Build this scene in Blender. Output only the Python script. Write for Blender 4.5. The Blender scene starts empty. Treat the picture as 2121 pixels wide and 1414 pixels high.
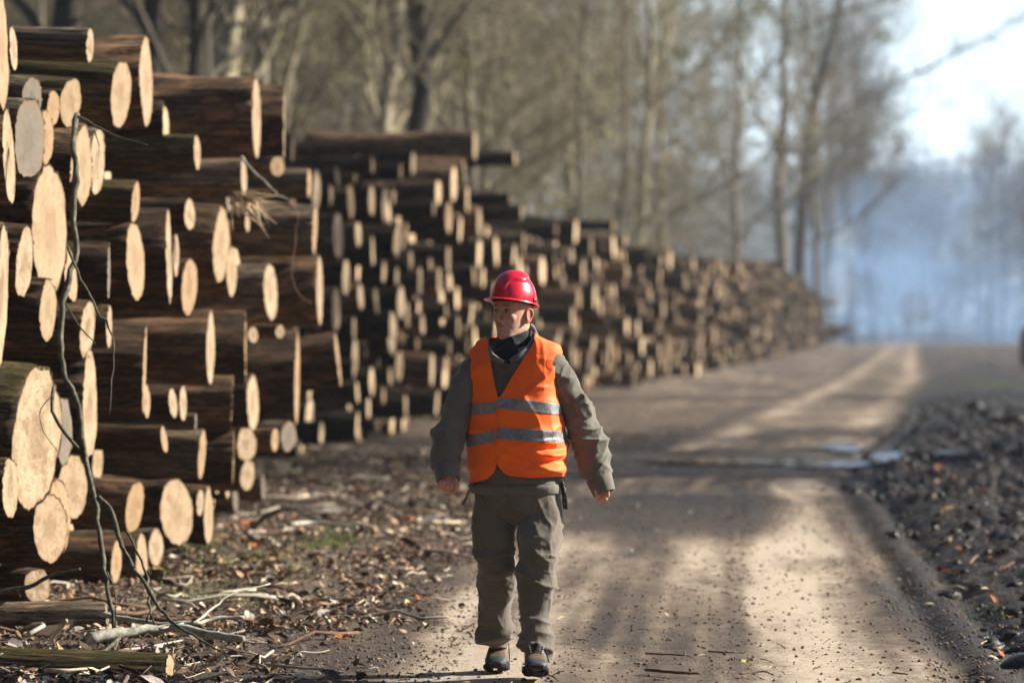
import bpy, bmesh, math, random
import numpy as np
from mathutils import Vector, Matrix, noise as mnoise
PI = math.pi
sc = bpy.context.scene
COL = sc.collection
F = 7954.0          # focal length in photo pixels (135 mm lens)
EYE = 1.56
random.seed(7)
RNG = np.random.default_rng(11)

def P(px, py, Z):
    """point seen at photo pixel px,py at distance Z"""
    return Vector(((px-1060.5)/F*Z, Z, EYE-(py-680)/F*Z))

# ------------------------------------------------------------------ noise
def _h(ix, iy, iz, seed):
    n = (ix*374761393 + iy*668265263 + iz*2147483647 + seed*1274126177) & 0xffffffff
    n = ((n ^ (n >> 13))*1274126177) & 0xffffffff
    n = (n ^ (n >> 16)) & 0xffffffff
    return n/4294967295.0
def vnoise(x, y, z=None, seed=0):
    x = np.asarray(x, float); y = np.asarray(y, float)
    z = np.zeros_like(x) if z is None else np.asarray(z, float)
    ix, iy, iz = [np.floor(a).astype(np.int64) for a in (x, y, z)]
    fx, fy, fz = x-ix, y-iy, z-iz
    fx, fy, fz = [a*a*(3-2*a) for a in (fx, fy, fz)]
    r = 0
    for dx in (0, 1):
        for dy in (0, 1):
            for dz in (0, 1):
                w = (fx if dx else 1-fx)*(fy if dy else 1-fy)*(fz if dz else 1-fz)
                r = r + w*_h(ix+dx, iy+dy, iz+dz, seed)
    return r*2-1
def fbm(x, y, z=None, oct=4, seed=0):
    r = 0; a = 1.0; t = 0
    for i in range(oct):
        k = 2.0**i
        r = r + a*vnoise(x*k+i*7.3, y*k+i*3.1, None if z is None else z*k, seed+i*17)
        t += a; a *= .5
    return r/t
def sm(a, b, x):
    t = np.clip((x-a)/(b-a), 0, 1)
    return t*t*(3-2*t)

# ------------------------------------------------------------------ mesh helpers
class MB:
    def __init__(s): s.v = []; s.f = []; s.n = 0; s.attr = []
    def add(s, verts, faces, a=0.0):
        verts = np.asarray(verts, float).reshape(-1, 3)
        s.v.append(verts); s.attr.append(np.full(len(verts), a) if np.isscalar(a) else np.asarray(a))
        k = s.n
        for f in faces: s.f.append([i+k for i in f])
        s.n += len(verts)
    def tube(s, pts, rad, sides=6, cap=True, a=0.0, jit=0.0, rng=None):
        pts = np.asarray([list(p) for p in pts], float); n = len(pts)
        rad = np.broadcast_to(np.asarray(rad, float), (n,))
        t = np.gradient(pts, axis=0); t /= (np.linalg.norm(t, axis=1)[:, None]+1e-12)
        ref = np.array([0, 0, 1.]) if abs(t[0][2]) < .9 else np.array([1., 0, 0])
        u = np.cross(t, ref); u /= (np.linalg.norm(u, axis=1)[:, None]+1e-12)
        w = np.cross(t, u)
        ang = np.arange(sides)/sides*2*PI
        ring = pts[:, None, :]+rad[:, None, None]*(np.cos(ang)[None, :, None]*u[:, None, :]+np.sin(ang)[None, :, None]*w[:, None, :])
        if jit: ring += (rng or RNG).normal(0, 1, ring.shape)*jit*rad[:, None, None]
        faces = []
        for i in range(n-1):
            for j in range(sides):
                k = (j+1) % sides
                faces.append((i*sides+j, i*sides+k, (i+1)*sides+k, (i+1)*sides+j))
        if cap:
            faces.append(tuple(range(sides))[::-1]); faces.append(tuple((n-1)*sides+j for j in range(sides)))
        s.add(ring.reshape(-1, 3), faces, a)
    def mesh(s, name, mats=(), smooth=True, attr=None):
        me = bpy.data.meshes.new(name)
        v = np.concatenate(s.v) if s.v else np.zeros((0, 3))
        me.from_pydata(v.tolist(), [], s.f)
        if attr:
            at = me.attributes.new(attr, 'FLOAT', 'POINT'); at.data.foreach_set('value', np.concatenate(s.attr))
        for m in mats: me.materials.append(m)
        if smooth: me.polygons.foreach_set('use_smooth', [True]*len(me.polygons))
        me.update(); return me
def npmesh(name, v, f4, mats=(), smooth=True, attrs=None):
    """fast all-quad (or all-tri) mesh from numpy arrays"""
    me = bpy.data.meshes.new(name); k = f4.shape[1]
    me.vertices.add(len(v)); me.vertices.foreach_set('co', np.asarray(v, np.float32).ravel())
    me.loops.add(f4.size); me.loops.foreach_set('vertex_index', f4.astype(np.int32).ravel())
    me.polygons.add(len(f4)); me.polygons.foreach_set('loop_start', np.arange(0, f4.size, k, dtype=np.int32))
    me.update(calc_edges=True)
    for n_, a in (attrs or {}).items():
        at = me.attributes.new(n_, 'FLOAT', 'POINT'); at.data.foreach_set('value', np.asarray(a, np.float32))
    for m in mats: me.materials.append(m)
    me.polygons.foreach_set('use_smooth', [bool(smooth)]*len(me.polygons))
    me.update(); return me
def ob(name, me, parent=None, label=None, cat=None, group=None, kind=None, loc=None):
    o = bpy.data.objects.new(name, me); COL.objects.link(o)
    if parent is not None: o.parent = parent
    if loc is not None: o.location = loc
    if label: o['label'] = label
    if cat: o['category'] = cat
    if group: o['group'] = group
    if kind: o['kind'] = kind
    return o

# ------------------------------------------------------------------ node helpers
class NT:
    def __init__(s, name, rough=.8, spec=.3):
        s.m = bpy.data.materials.new(name); s.m.use_nodes = True
        s.t = s.m.node_tree; s.b = s.t.nodes['Principled BSDF']; s.out = s.t.nodes['Material Output']
        s.b.inputs['Roughness'].default_value = rough
        s.b.inputs['Specular IOR Level'].default_value = spec
    def n(s, typ, **kw):
        x = s.t.nodes.new(typ)
        for k, v in kw.items():
            if k in x.inputs: s.set(x.inputs[k], v)
            else: setattr(x, k, v)
        return x
    def set(s, inp, v):
        if isinstance(v, bpy.types.NodeSocket): s.t.links.new(v, inp)
        else: inp.default_value = v
    def coord(s, scale=(1, 1, 1), which='Object', loc=(0, 0, 0)):
        c = s.n('ShaderNodeTexCoord'); m = s.n('ShaderNodeMapping')
        s.t.links.new(c.outputs[which], m.inputs[0]); m.inputs['Scale'].default_value = scale
        m.inputs['Location'].default_value = loc
        return m.outputs[0]
    def noise(s, vec, scale=5., detail=4., rough=.6, dist=0.):
        x = s.n('ShaderNodeTexNoise'); s.t.links.new(vec, x.inputs['Vector'])
        x.inputs['Scale'].default_value = scale; x.inputs['Detail'].default_value = detail
        x.inputs['Roughness'].default_value = rough; x.inputs['Distortion'].default_value = dist
        return x.outputs['Fac']
    def ramp(s, fac, stops, interp='LINEAR'):
        x = s.n('ShaderNodeValToRGB'); s.t.links.new(fac, x.inputs[0]); cr = x.color_ramp; cr.interpolation = interp
        while len(cr.elements) < len(stops): cr.elements.new(.5)
        for e, (p, c) in zip(cr.elements, stops):
            e.position = p; e.color = (c, c, c, 1) if isinstance(c, (int, float)) else (*c, 1)
        return x.outputs[0]
    def mix(s, fac, a, b, mode='MIX'):
        x = s.n('ShaderNodeMix', data_type='RGBA', blend_type=mode)
        s.set(x.inputs[0], fac)
        for i, v in ((6, a), (7, b)):
            s.set(x.inputs[i], v if isinstance(v, bpy.types.NodeSocket) else (*v, 1))
        return x.outputs[2]
    def math(s, op, a, b=0., clamp=False):
        x = s.n('ShaderNodeMath', operation=op, use_clamp=clamp); s.set(x.inputs[0], a); s.set(x.inputs[1], b); return x.outputs[0]
    def attr(s, name):
        x = s.n('ShaderNodeAttribute', attribute_name=name); return x.outputs['Fac']
    def bump(s, h, strength=.5, dist=.01, prev=None):
        x = s.n('ShaderNodeBump'); x.inputs['Strength'].default_value = strength; x.inputs['Distance'].default_value = dist
        s.t.links.new(h, x.inputs['Height'])
        if prev is not None: s.t.links.new(prev, x.inputs['Normal'])
        return x.outputs[0]
    def fin(s, color=None, normal=None, rough=None):
        if color is not None: s.set(s.b.inputs['Base Color'], color if isinstance(color, bpy.types.NodeSocket) else (*color, 1))
        if normal is not None: s.set(s.b.inputs['Normal'], normal)
        if rough is not None: s.set(s.b.inputs['Roughness'], rough)
        return s.m
def plain(name, col, rough=.7, spec=.3, nscale=40, amt=.25, bump=0., metal=0.):
    """base colour with soft small-scale mottling"""
    q = NT(name, rough, spec); v = q.coord()
    f = q.noise(v, nscale, 4)
    lo = tuple(c*(1-amt) for c in col); hi = tuple(min(1, c*(1+amt)) for c in col)
    c = q.ramp(f, [(.3, lo), (.7, hi)])
    q.b.inputs['Metallic'].default_value = metal
    return q.fin(c, q.bump(f, bump, .004) if bump else None)

# ------------------------------------------------------------------ camera, light, sky
cam = bpy.data.cameras.new('camera'); co = bpy.data.objects.new('camera', cam); COL.objects.link(co)
cam.lens = 135; cam.sensor_width = 36; cam.clip_end = 3000; cam.clip_start = .5
co.location = (0, 0, EYE); co.rotation_euler = (math.radians(90-.1945), 0, 0)
cam.dof.use_dof = True; cam.dof.focus_distance = 17.6; cam.dof.aperture_fstop = 2.5; cam.dof.aperture_blades = 0
sc.camera = co
SUN_EL, SUN_AZ = math.radians(28), math.radians(12)     # azimuth from +X towards +Y
sd = Vector((math.cos(SUN_EL)*math.cos(SUN_AZ), math.cos(SUN_EL)*math.sin(SUN_AZ), math.sin(SUN_EL)))
sl = bpy.data.lights.new('sun', 'SUN'); so = bpy.data.objects.new('sun', sl); COL.objects.link(so)
sl.energy = 5.0; sl.angle = math.radians(.5); sl.color = (1, .925, .80)
so.rotation_euler = sd.to_track_quat('Z', 'Y').to_euler(); so.location = (60, 20, 40)
w = bpy.data.worlds.new('World'); sc.world = w; w.use_nodes = True
wt = w.node_tree; bg = wt.nodes['Background']
sky = wt.nodes.new('ShaderNodeTexSky'); sky.sky_type = 'NISHITA'; sky.sun_disc = False
sky.sun_elevation = SUN_EL; sky.sun_rotation = PI/2-SUN_AZ; sky.dust_density = 1.2; sky.air_density = 1.0; sky.ozone_density = 1.5
# thin bright cloud veil low in the sky
tc = wt.nodes.new('ShaderNodeTexCoord'); sp = wt.nodes.new('ShaderNodeSeparateXYZ'); wt.links.new(tc.outputs['Generated'], sp.inputs[0])
mr = wt.nodes.new('ShaderNodeMapRange'); mr.interpolation_type = 'SMOOTHSTEP'; mr.inputs[1].default_value = .02; mr.inputs[2].default_value = .34; mr.inputs[3].default_value = 1; mr.inputs[4].default_value = 0; wt.links.new(sp.outputs[2], mr.inputs[0])
mpv = wt.nodes.new('ShaderNodeMapping'); mpv.inputs['Scale'].default_value = (2.2, 2.2, 7); wt.links.new(tc.outputs['Generated'], mpv.inputs[0])
nv = wt.nodes.new('ShaderNodeTexNoise'); nv.inputs['Scale'].default_value = 2.4; nv.inputs['Detail'].default_value = 5; wt.links.new(mpv.outputs[0], nv.inputs['Vector'])
nr = wt.nodes.new('ShaderNodeMapRange'); nr.inputs[1].default_value = .3; nr.inputs[2].default_value = .6; nr.inputs[3].default_value = .55; nr.inputs[4].default_value = 1; wt.links.new(nv.outputs['Fac'], nr.inputs[0])
ml = wt.nodes.new('ShaderNodeMath'); ml.operation = 'MULTIPLY'; wt.links.new(mr.outputs[0], ml.inputs[0]); wt.links.new(nr.outputs[0], ml.inputs[1])
vm = wt.nodes.new('ShaderNodeMix'); vm.data_type = 'RGBA'; wt.links.new(ml.outputs[0], vm.inputs[0]); wt.links.new(sky.outputs[0], vm.inputs[6]); vm.inputs[7].default_value = (10.4, 12.6, 14.2, 1)
wt.links.new(vm.outputs[2], bg.inputs[0]); bg.inputs[1].default_value = .0475
sc.view_settings.view_transform = 'Standard'; sc.view_settings.look = 'None'; sc.view_settings.gamma = 1
sc.view_settings.exposure = 1.4
sc.cycles.use_denoising = True
sc.cycles.volume_bounces = 1; sc.cycles.max_bounces = 6; sc.cycles.volume_step_rate = 2.0
# ================================================================== GROUND
RX = np.array([-60., 5, 15, 24, 39, 50, 62, 124, 310, 700]); RV = np.array([.6, .9, 1.45, 1.95, 2.85, 4.1, 5.7, 12.9, 32.3, 75.])
def R(y): return np.interp(y, RX, RV)                     # centre of the right-hand wheel track
def fronts(Z): return np.where(Z < 34, -4.94+.105*Z, -7.36+.105*Z)   # front of the log stacks
def gh(x, y):
    """ground height"""
    x = np.asarray(x, float); y = np.asarray(y, float); d = x-R(y)
    near = 1-sm(60, 110, y)
    road = (1-sm(.55, 1.1, np.abs(d+.95)-.75+.15*vnoise(x*.7, y*.4, seed=3)))
    h = .035*fbm(x*.8, y*.5, oct=3, seed=1)*(1-.75*road)
    h = h+(1-road*.85)*(.028*fbm(x*5, y*4, oct=4, seed=5)+.012*fbm(x*22, y*18, oct=2, seed=9))*near
    h = h+road*.007*fbm(x*9, y*3, oct=4, seed=14)*near
    # wheel tracks pressed in, raised crown between
    for c, wd in ((0, .26), (-1.9, .26)):
        h = h-.02*np.exp(-((d-c)/wd)**2)*sm(5, 12, y)
    # tractor ruts with tread on the right border
    for c in (.48, .78):
        g = np.exp(-((d-c)/.1)**2); h = h-g*.05*near+g*.03*np.sin(y*2*PI/.16+np.abs(d-c)*45)*near*sm(-.3, .3, vnoise(x*1.1, y*.8, seed=33))
    for c in (-.60, -.52):
        g = np.exp(-((d-c)/.025)**2)*sm(-.1, .3, vnoise(x*.8, y*.35, seed=35)); h = h-g*.008*near+g*.004*np.sin(y*2*PI/.09)*near
    # churned heap on the right
    q = sm(.7, 1.7, d+.35*vnoise(x*.5, y*.35, seed=21))*sm(15, 24, y)
    h = h+q*(.09+.11*fbm(x*1.5, y*1.0, oct=3, seed=24)+.13*np.abs(fbm(x*5, y*4, oct=3, seed=27))+.05*np.abs(fbm(x*13, y*10, oct=2, seed=28)))*(.35+.65*near)
    # bank on the far right and far end
    h = h+.5*sm(9, 30, d)
    # foreground left: calm below the man, litter bank by the logs
    man = np.exp(-(((x+.05)/.45)**2+((y-17.4)/.8)**2))
    h = h*(1-man)
    # low wet strip with the puddle
    pd = np.exp(-((y-45.5)/3.0)**4)*sm(2.6, 1.6, np.abs(x-3.6))
    h = h-.05*pd
    return h-.02
xs = np.concatenate([np.linspace(-260, -40, 23), np.linspace(-38, -8, 31), np.linspace(-7.5, -4, 30), np.arange(-3.95, 5.5, .034), np.linspace(5.5, 9, 90), np.linspace(9.3, 40, 90), np.linspace(42, 300, 50)])
ys = [-40, -20, -8, 0, 5, 9, 12, 14]
while ys[-1] < 62: ys.append(ys[-1]+.03*max(1, ys[-1]/17.5)**1.7)
while ys[-1] < 900: ys.append(ys[-1]*1.012)
ys = np.array(ys)
X, Y = np.meshgrid(xs, ys); H = gh(X, Y)
# colour fields: 0 dark mud and painted shade bands .. 1 pale dry dust ; second field for wet
D = X-R(Y)
n1 = fbm(X*.6, Y*.22, oct=4, seed=40); n2 = fbm(X*2.2, Y*.5, oct=4, seed=44); n3 = fbm(X*6, Y*3, oct=3, seed=47)
on = 1-sm(.1, .8, np.abs(D+.95)-.95+.4*n2+.25*n1)
st1 = fbm(D*3.2+9, Y*.09, oct=4, seed=81); st2 = fbm(D*11, Y*.2, oct=3, seed=83)
pale = on*(.60+.22*n1+.22*n2+.1*n3+.42*st1+.26*st2-.16*np.exp(-((D+.95)/.3)**2))
tr = np.maximum(np.exp(-(D/.33)**2), np.exp(-((D+1.9)/.38)**2))
pale = np.clip(pale+tr*.42*(.8+.5*n2)*on, 0, 1)
wet_shade_band = np.exp(-((Y-33.5)/4.5)**4)*(1-.75*np.exp(-(D/.3)**2))*.75+np.exp(-((Y-45.5)/5.0)**4)*.85  # wet strip and tree shade, both painted dark into the road colour
pale *= 1-np.clip(wet_shade_band, 0, .95)*on
shade_band2 = np.exp(-((Y-20.3-.3*n1)/1.1)**2)*.12; pale *= 1-shade_band2  # faint shade band painted across the near road
far = sm(50, 60, Y); pale = pale*(1-far)+far*np.clip(.40*on+tr*.22*on*(1+n2)+.30*n1+.22*n2+.1*n3, 0, 1)
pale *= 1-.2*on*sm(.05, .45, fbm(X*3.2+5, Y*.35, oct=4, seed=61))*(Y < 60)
pale *= 1-.3*(np.exp(-((D+.60)/.03)**2)+np.exp(-((D+.52)/.02)**2))*(Y < 45)*sm(-.1, .2, n2); 
side = sm(-2.2, -3.0, D)
pale = np.maximum(pale, side*.24*(1+n3)+.15*np.exp(-((X+.75+.1*(Y-20))/.35)**2)*(Y<40)*(1.5+n2))
pale = pale+(1-on)*sm(50, 90, Y)*np.clip(.12+.35*n1+.3*n2+.2*n3, 0, .5)
churn = sm(.38, .95, D+.4*n1+.2*n3)*sm(14, 24, Y)*(1-sm(90, 160, Y)); pale *= 1-.93*churn
litter = np.clip(sm(-1.9, -3.4, D+.5*n1+.2*n3)*(1-sm(60, 120, Y)), 0, 1)
nx, ny = len(xs), len(ys)
idx = np.arange(nx*ny).reshape(ny, nx)
f4 = np.stack([idx[:-1, :-1], idx[:-1, 1:], idx[1:, 1:], idx[1:, :-1]], -1).reshape(-1, 4)
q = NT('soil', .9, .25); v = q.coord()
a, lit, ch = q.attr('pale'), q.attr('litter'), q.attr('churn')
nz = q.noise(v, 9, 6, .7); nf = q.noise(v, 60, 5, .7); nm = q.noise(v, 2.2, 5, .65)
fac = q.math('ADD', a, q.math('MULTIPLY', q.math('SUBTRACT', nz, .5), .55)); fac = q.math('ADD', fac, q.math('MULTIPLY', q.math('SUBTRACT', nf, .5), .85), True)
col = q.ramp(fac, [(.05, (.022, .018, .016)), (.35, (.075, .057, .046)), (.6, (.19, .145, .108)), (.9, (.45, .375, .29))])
lc = q.ramp(q.noise(v, 26, 5, .8), [(.35, (.025, .017, .012)), (.5, (.085, .058, .04)), (.62, (.22, .17, .125))])
col = q.mix(q.math('MULTIPLY', lit, .75), col, lc)
cc = q.ramp(nf, [(.4, (.010, .008, .006)), (.6, (.034, .026, .020)), (.78, (.11, .085, .065))])
col = q.mix(q.math('MULTIPLY', ch, .9), col, cc)
rg = q.ramp(q.math('ADD', q.math('MULTIPLY', nm, .6), fac), [(.25, .5), (.8, .95)])
b = q.bump(nf, .9, .018); b = q.bump(nz, .5, .04, b)
SOIL = q.fin(col, b, rg)
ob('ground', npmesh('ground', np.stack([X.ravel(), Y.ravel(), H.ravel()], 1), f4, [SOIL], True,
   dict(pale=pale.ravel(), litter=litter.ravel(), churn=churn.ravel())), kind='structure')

# puddle: a thin irregular water sheet in the wet strip
def puddle(name, cx, cy, rx, ry, z, seed):
    bm = MB(); n = 90; t = np.arange(n)/n*2*PI
    r = 1+.35*vnoise(np.cos(t)*1.6+seed, np.sin(t)*1.6, seed=seed)+.12*vnoise(np.cos(t)*6, np.sin(t)*6+seed, seed=seed+1)
    pts = np.stack([cx+rx*r*np.cos(t), cy+ry*r*np.sin(t), np.full(n, z)], 1)
    bm.add(np.vstack([[cx, cy, z], pts]), [(0, i+1, (i+1) % n+1) for i in range(n)])
    return bm
q = NT('puddle_water', .06, .6); v = q.coord()
q.b.inputs['IOR'].default_value = 1.33
WATER = q.fin((.05, .045, .04), q.bump(q.noise(v, 7, 3), .06, .01))
pm = MB()
for i, (cx, cy, rx, ry) in enumerate([(4.55, 45.0, .30, 2.6), (3.7, 46.3, .75, 1.4), (2.6, 46.6, .9, .8), (4.3, 50.5, .35, 1.8), (5.05, 42.6, .2, 1.2)]):
    b_ = puddle('p', cx, cy, rx, ry, float(gh(cx, cy))+.022+.004*i, 50+i); pm.add(np.concatenate(b_.v), b_.f)
ob('puddle', pm.mesh('puddle', [WATER]), kind='structure')
# ================================================================== LOGS
def bark_mat(name, tone, moss, seed):
    q = NT(name, .92, .15)
    c = q.n('ShaderNodeTexCoord'); oi = q.n('ShaderNodeObjectInfo')
    mp = q.n('ShaderNodeMapping'); q.t.links.new(c.outputs['Object'], mp.inputs[0]); mp.inputs['Scale'].default_value = (.22, 1, 1)
    cb = q.n('ShaderNodeCombineXYZ'); q.set(cb.inputs[0], q.math('MULTIPLY', oi.outputs['Random'], 37.)); q.t.links.new(cb.outputs[0], mp.inputs['Location'])
    v = mp.outputs[0]
    iso = q.n('ShaderNodeVectorMath', operation='ADD'); q.t.links.new(c.outputs['Object'], iso.inputs[0]); q.t.links.new(cb.outputs[0], iso.inputs[1]); iv = iso.outputs[0]
    ridge = q.noise(v, 22, 6, .78, .5)
    pv = q.n('ShaderNodeMapping'); q.t.links.new(v, pv.inputs[0]); pv.inputs['Scale'].default_value = (2.2, 1, 1)
    vo = q.n('ShaderNodeTexVoronoi', feature='DISTANCE_TO_EDGE'); q.t.links.new(pv.outputs[0], vo.inputs['Vector']); vo.inputs['Scale'].default_value = 8.5
    plate = q.ramp(vo.outputs['Distance'], [(0., 1.), (.10, 0.)]); big = q.noise(iv, 3.2, 4, .6); fine = q.noise(iv, 70, 4, .7)
    t = tone
    col = q.ramp(ridge, [(.38, tuple(x*.05 for x in t)), (.47, tuple(x*.4 for x in t)), (.54, t), (.63, tuple(min(1, x*2.8) for x in t))])
    col = q.mix(q.math('MULTIPLY', plate, .7), col, tuple(x*.1 for x in t))
    # places where the bark has come off
    bare = q.ramp(big, [(.54, 0.), (.575, 1.)])
    red_ = q.ramp(q.noise(iv, 7, 4, .7), [(.5, 0.), (.62, 1.)]); col = q.mix(q.math('MULTIPLY', red_, .6), col, (t[0]*1.3, t[1]*.75, t[2]*.5))
    col = q.mix(q.math('MULTIPLY', bare, .75), col, (t[0]*2.6, t[1]*2.1, t[2]*1.7))
    col = q.mix(q.ramp(oi.outputs['Random'], [(0, 0.), (1, .45)]), col, (t[0]*.5, t[1]*.5, t[2]*.52))
    wv = q.n('ShaderNodeMapping'); q.t.links.new(v, wv.inputs[0]); wv.inputs['Scale'].default_value = (.6, 1, 1); worn = q.ramp(q.noise(wv.outputs[0], 5, 6, .75, .4), [(.55, 0.), (.62, 1.)]); col = q.mix(q.math('MULTIPLY', worn, .6), col, (t[0]*2.4, t[1]*2.3, t[2]*2.2))
    # moss on top
    g = q.n('ShaderNodeNewGeometry'); sx = q.n('ShaderNodeSeparateXYZ'); q.t.links.new(g.outputs['Normal'], sx.inputs[0])
    up = q.ramp(sx.outputs[2], [(.15, 0.), (.75, 1.)])
    mm = q.math('MULTIPLY', up, q.ramp(q.noise(iv, 9, 5, .7), [(.52-moss*.2, 0.), (.62, 1.)]))
    col = q.mix(q.math('MULTIPLY', mm, .25+.6*moss), col, (.10, .095, .018))
    b = q.bump(ridge, 1., .05); b = q.bump(vo.outputs['Distance'], .8, .06, b); b = q.bump(fine, .6, .008, b)
    return q.fin(col, b)
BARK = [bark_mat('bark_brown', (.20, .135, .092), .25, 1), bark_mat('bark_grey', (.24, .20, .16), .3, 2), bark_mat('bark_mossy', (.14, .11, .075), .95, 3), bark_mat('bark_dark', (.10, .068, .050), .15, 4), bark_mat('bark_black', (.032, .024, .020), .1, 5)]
def face_mat(name, pale, dark, mid, grey=0.):
    q = NT(name, .8, .2)
    c = q.n('ShaderNodeTexCoord'); oi = q.n('ShaderNodeObjectInfo')
    cb = q.n('ShaderNodeCombineXYZ'); r10 = q.math('MULTIPLY', oi.outputs['Random'], 11.)
    q.set(cb.inputs[1], r10); q.set(cb.inputs[2], r10)
    ad = q.n('ShaderNodeVectorMath', operation='ADD'); q.t.links.new(c.outputs['Object'], ad.inputs[0]); q.t.links.new(cb.outputs[0], ad.inputs[1]); iv = ad.outputs[0]
    # growth rings about the pith
    mp = q.n('ShaderNodeMapping'); q.t.links.new(c.outputs['Object'], mp.inputs[0]); mp.inputs['Scale'].default_value = (0, 1, 1)
    wob = q.noise(iv, 5, 3); ln = q.n('ShaderNodeVectorMath', operation='LENGTH'); q.t.links.new(mp.outputs[0], ln.inputs[0])
    rad = q.math('ADD', ln.outputs['Value'], q.math('MULTIPLY', q.math('SUBTRACT', wob, .5), .07))
    rings = q.math('SINE', q.math('MULTIPLY', rad, 110.))
    # saw marks: upright fine streaks
    ms = q.n('ShaderNodeMapping'); q.t.links.new(iv, ms.inputs[0]); ms.inputs['Scale'].default_value = (1, 9, 1.1); ms.inputs['Rotation'].default_value = (.12, 0, 0)
    saw = q.noise(ms.outputs[0], 8, 5, .75); bl = q.noise(iv, 6, 4, .6)
    col = q.ramp(bl, [(.3, mid), (.5, pale), (.75, pale)])
    heart = q.ramp(rad, [(.2, 1.), (.55, 0.)], 'EASE')
    col = q.mix(q.math('MULTIPLY', heart, .5), col, dark)
    col = q.mix(q.math('MULTIPLY', q.ramp(rings, [(.4, 0.), (1, 1.)]), .3), col, dark)
    col = q.mix(q.math('MULTIPLY', q.ramp(saw, [(.48, 0.), (.64, 1.)]), .85), col, dark)
    # drying checks: narrow dark cracks, and a darker stained patch
    ck = q.n('ShaderNodeMapping'); q.t.links.new(iv, ck.inputs[0]); ck.inputs['Scale'].default_value = (1, 5, .9); ck.inputs['Rotation'].default_value = (.5, 0, 0)
    crk = q.ramp(q.noise(ck.outputs[0], 2.6, 2, .5, .3), [(.485, 0.), (.498, 1.), (.502, 1.), (.515, 0.)]); col = q.mix(q.math('MULTIPLY', crk, .6), col, (.07, .04, .025))
    stn = q.ramp(q.noise(iv, 2.2, 5, .65), [(.52, 0.), (.62, 1.)]); col = q.mix(q.math('MULTIPLY', stn, .6), col, dark)
    edge = q.ramp(ln.outputs['Value'], [(.84, 0.), (.95, 1.)]); col = q.mix(q.math('MULTIPLY', edge, .4), col, (.22, .12, .06))
    spots = q.ramp(q.noise(iv, 34, 3, .6), [(.66, 0.), (.74, 1.)]); col = q.mix(q.math('MULTIPLY', spots, .5), col, (.16, .10, .06))
    tone = q.ramp(oi.outputs['Random'], [(0, 0.), (.45, .05), (1, .5)]); col = q.mix(tone, col, mid)
    return q.fin(col, q.bump(saw, .45, .004))
FACE = [face_mat('cut_wood', (.39, .31, .21), (.13, .076, .038), (.245, .165, .092)), face_mat('cut_wood_weathered', (.19, .165, .135), (.075, .058, .042), (.135, .112, .085)),
        face_mat('cut_wood_orange', (.36, .255, .15), (.14, .08, .04), (.24, .155, .08)), face_mat('cut_wood_fresh', (.62, .48, .32), (.36, .24, .14), (.52, .38, .24))]

def log_mesh(seed, L=2.8, NS=64, rough=1., hi=True, slant=0.):
    """unit-radius log lying along -X, sawn end at x=0 ; scaled per instance in y,z"""
    xs_ = np.concatenate([np.linspace(0, -.35, 8 if hi else 2), np.linspace(-.42, -1.6, 16 if hi else 2), np.linspace(-1.8, -L, 5 if hi else 2)])
    n = len(xs_); th = np.arange(NS)/NS*2*PI
    XX, TT = np.meshgrid(xs_, th, indexing='ij')
    cy, cz = np.cos(TT), np.sin(TT)
    lob = .055*vnoise(cy*1.2+seed*5, cz*1.2, XX*.35, seed=seed)+.03*vnoise(cy*2.6, cz*2.6+seed*3, XX*.8, seed=seed+3)
    ridges = rough*.035*fbm(cy*6.5+seed, cz*6.5, XX*1.6, oct=3 if hi else 1, seed=seed+6)
    knots = .05*np.clip(vnoise(cy*2+9, cz*2, XX*1.7, seed=seed+8)-.45, 0, 1)*2
    bend = .17*np.sin(XX*(.8+.07*seed)+seed)*np.array(np.clip(-XX, 0, 1))
    ridges = ridges*1.5+rough*.02*(1-np.abs(fbm(cy*9+seed, cz*9, XX*.9, oct=2, seed=seed+60))*3)*(hi)
    lob = lob*1.5; r = 1+lob+ridges+knots+(.02*(-XX))+.07*np.sin(XX*2.3+seed*2)*np.exp(-((XX+.5)/.6)**2)
    r = r*(1-(XX > -.001)*.0)
    cutx = slant*cz*(np.exp(XX*6))
    frayed = (XX > -.001)*.45*(.16*fbm(TT*9, TT*0+seed, oct=3, seed=seed+12)+.10*np.clip(vnoise(TT*16, TT*0+seed, seed=seed+13), 0, 1))*rough
    yy = cy*r; zz = cz*r+bend
    V = np.stack([XX+cutx*.1+frayed*.16, yy, zz], -1).reshape(-1, 3)
    fs = []
    for i in range(n-1):
        for j in range(NS):
            k = (j+1) % NS; fs.append((i*NS+j, (i+1)*NS+j, (i+1)*NS+k, i*NS+k))
    fs.append(tuple((n-1)*NS+j for j in range(NS))[::-1])
    # bark lip turned in at the sawn end
    lip = V[:NS].copy(); lip[:, 1:] *= .93; lip[:, 0] = cutx[0]*.1-.004
    V2 = np.vstack([V, lip]); b = n*NS
    for j in range(NS):
        k = (j+1) % NS; fs.append((j, k, b+k, b+j))
    # cut face: fan of rings, slightly uneven
    FV = []; FF = []; K = 5
    for a_ in range(K):
        s_ = .955*(1-a_/K)
        ring = V[:NS].copy(); ring[:, 1:] *= s_/1.0; ring[:, 0] = (cutx[0]*.1)*s_+.001+.004*vnoise(ring[:, 1]*4, ring[:, 2]*4, seed=seed+31)*(a_ > 0)
        FV.append(ring)
    FV.append(np.array([[.001, 0, 0]])); FV = np.vstack(FV)
    for a_ in range(K-1):
        for j in range(NS):
            k = (j+1) % NS; FF.append((a_*NS+j, a_*NS+k, (a_+1)*NS+k, (a_+1)*NS+j))
    for j in range(NS): FF.append(((K-1)*NS+j, (K-1)*NS+(j+1) % NS, K*NS))
    return V2, fs, FV, FF
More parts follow.
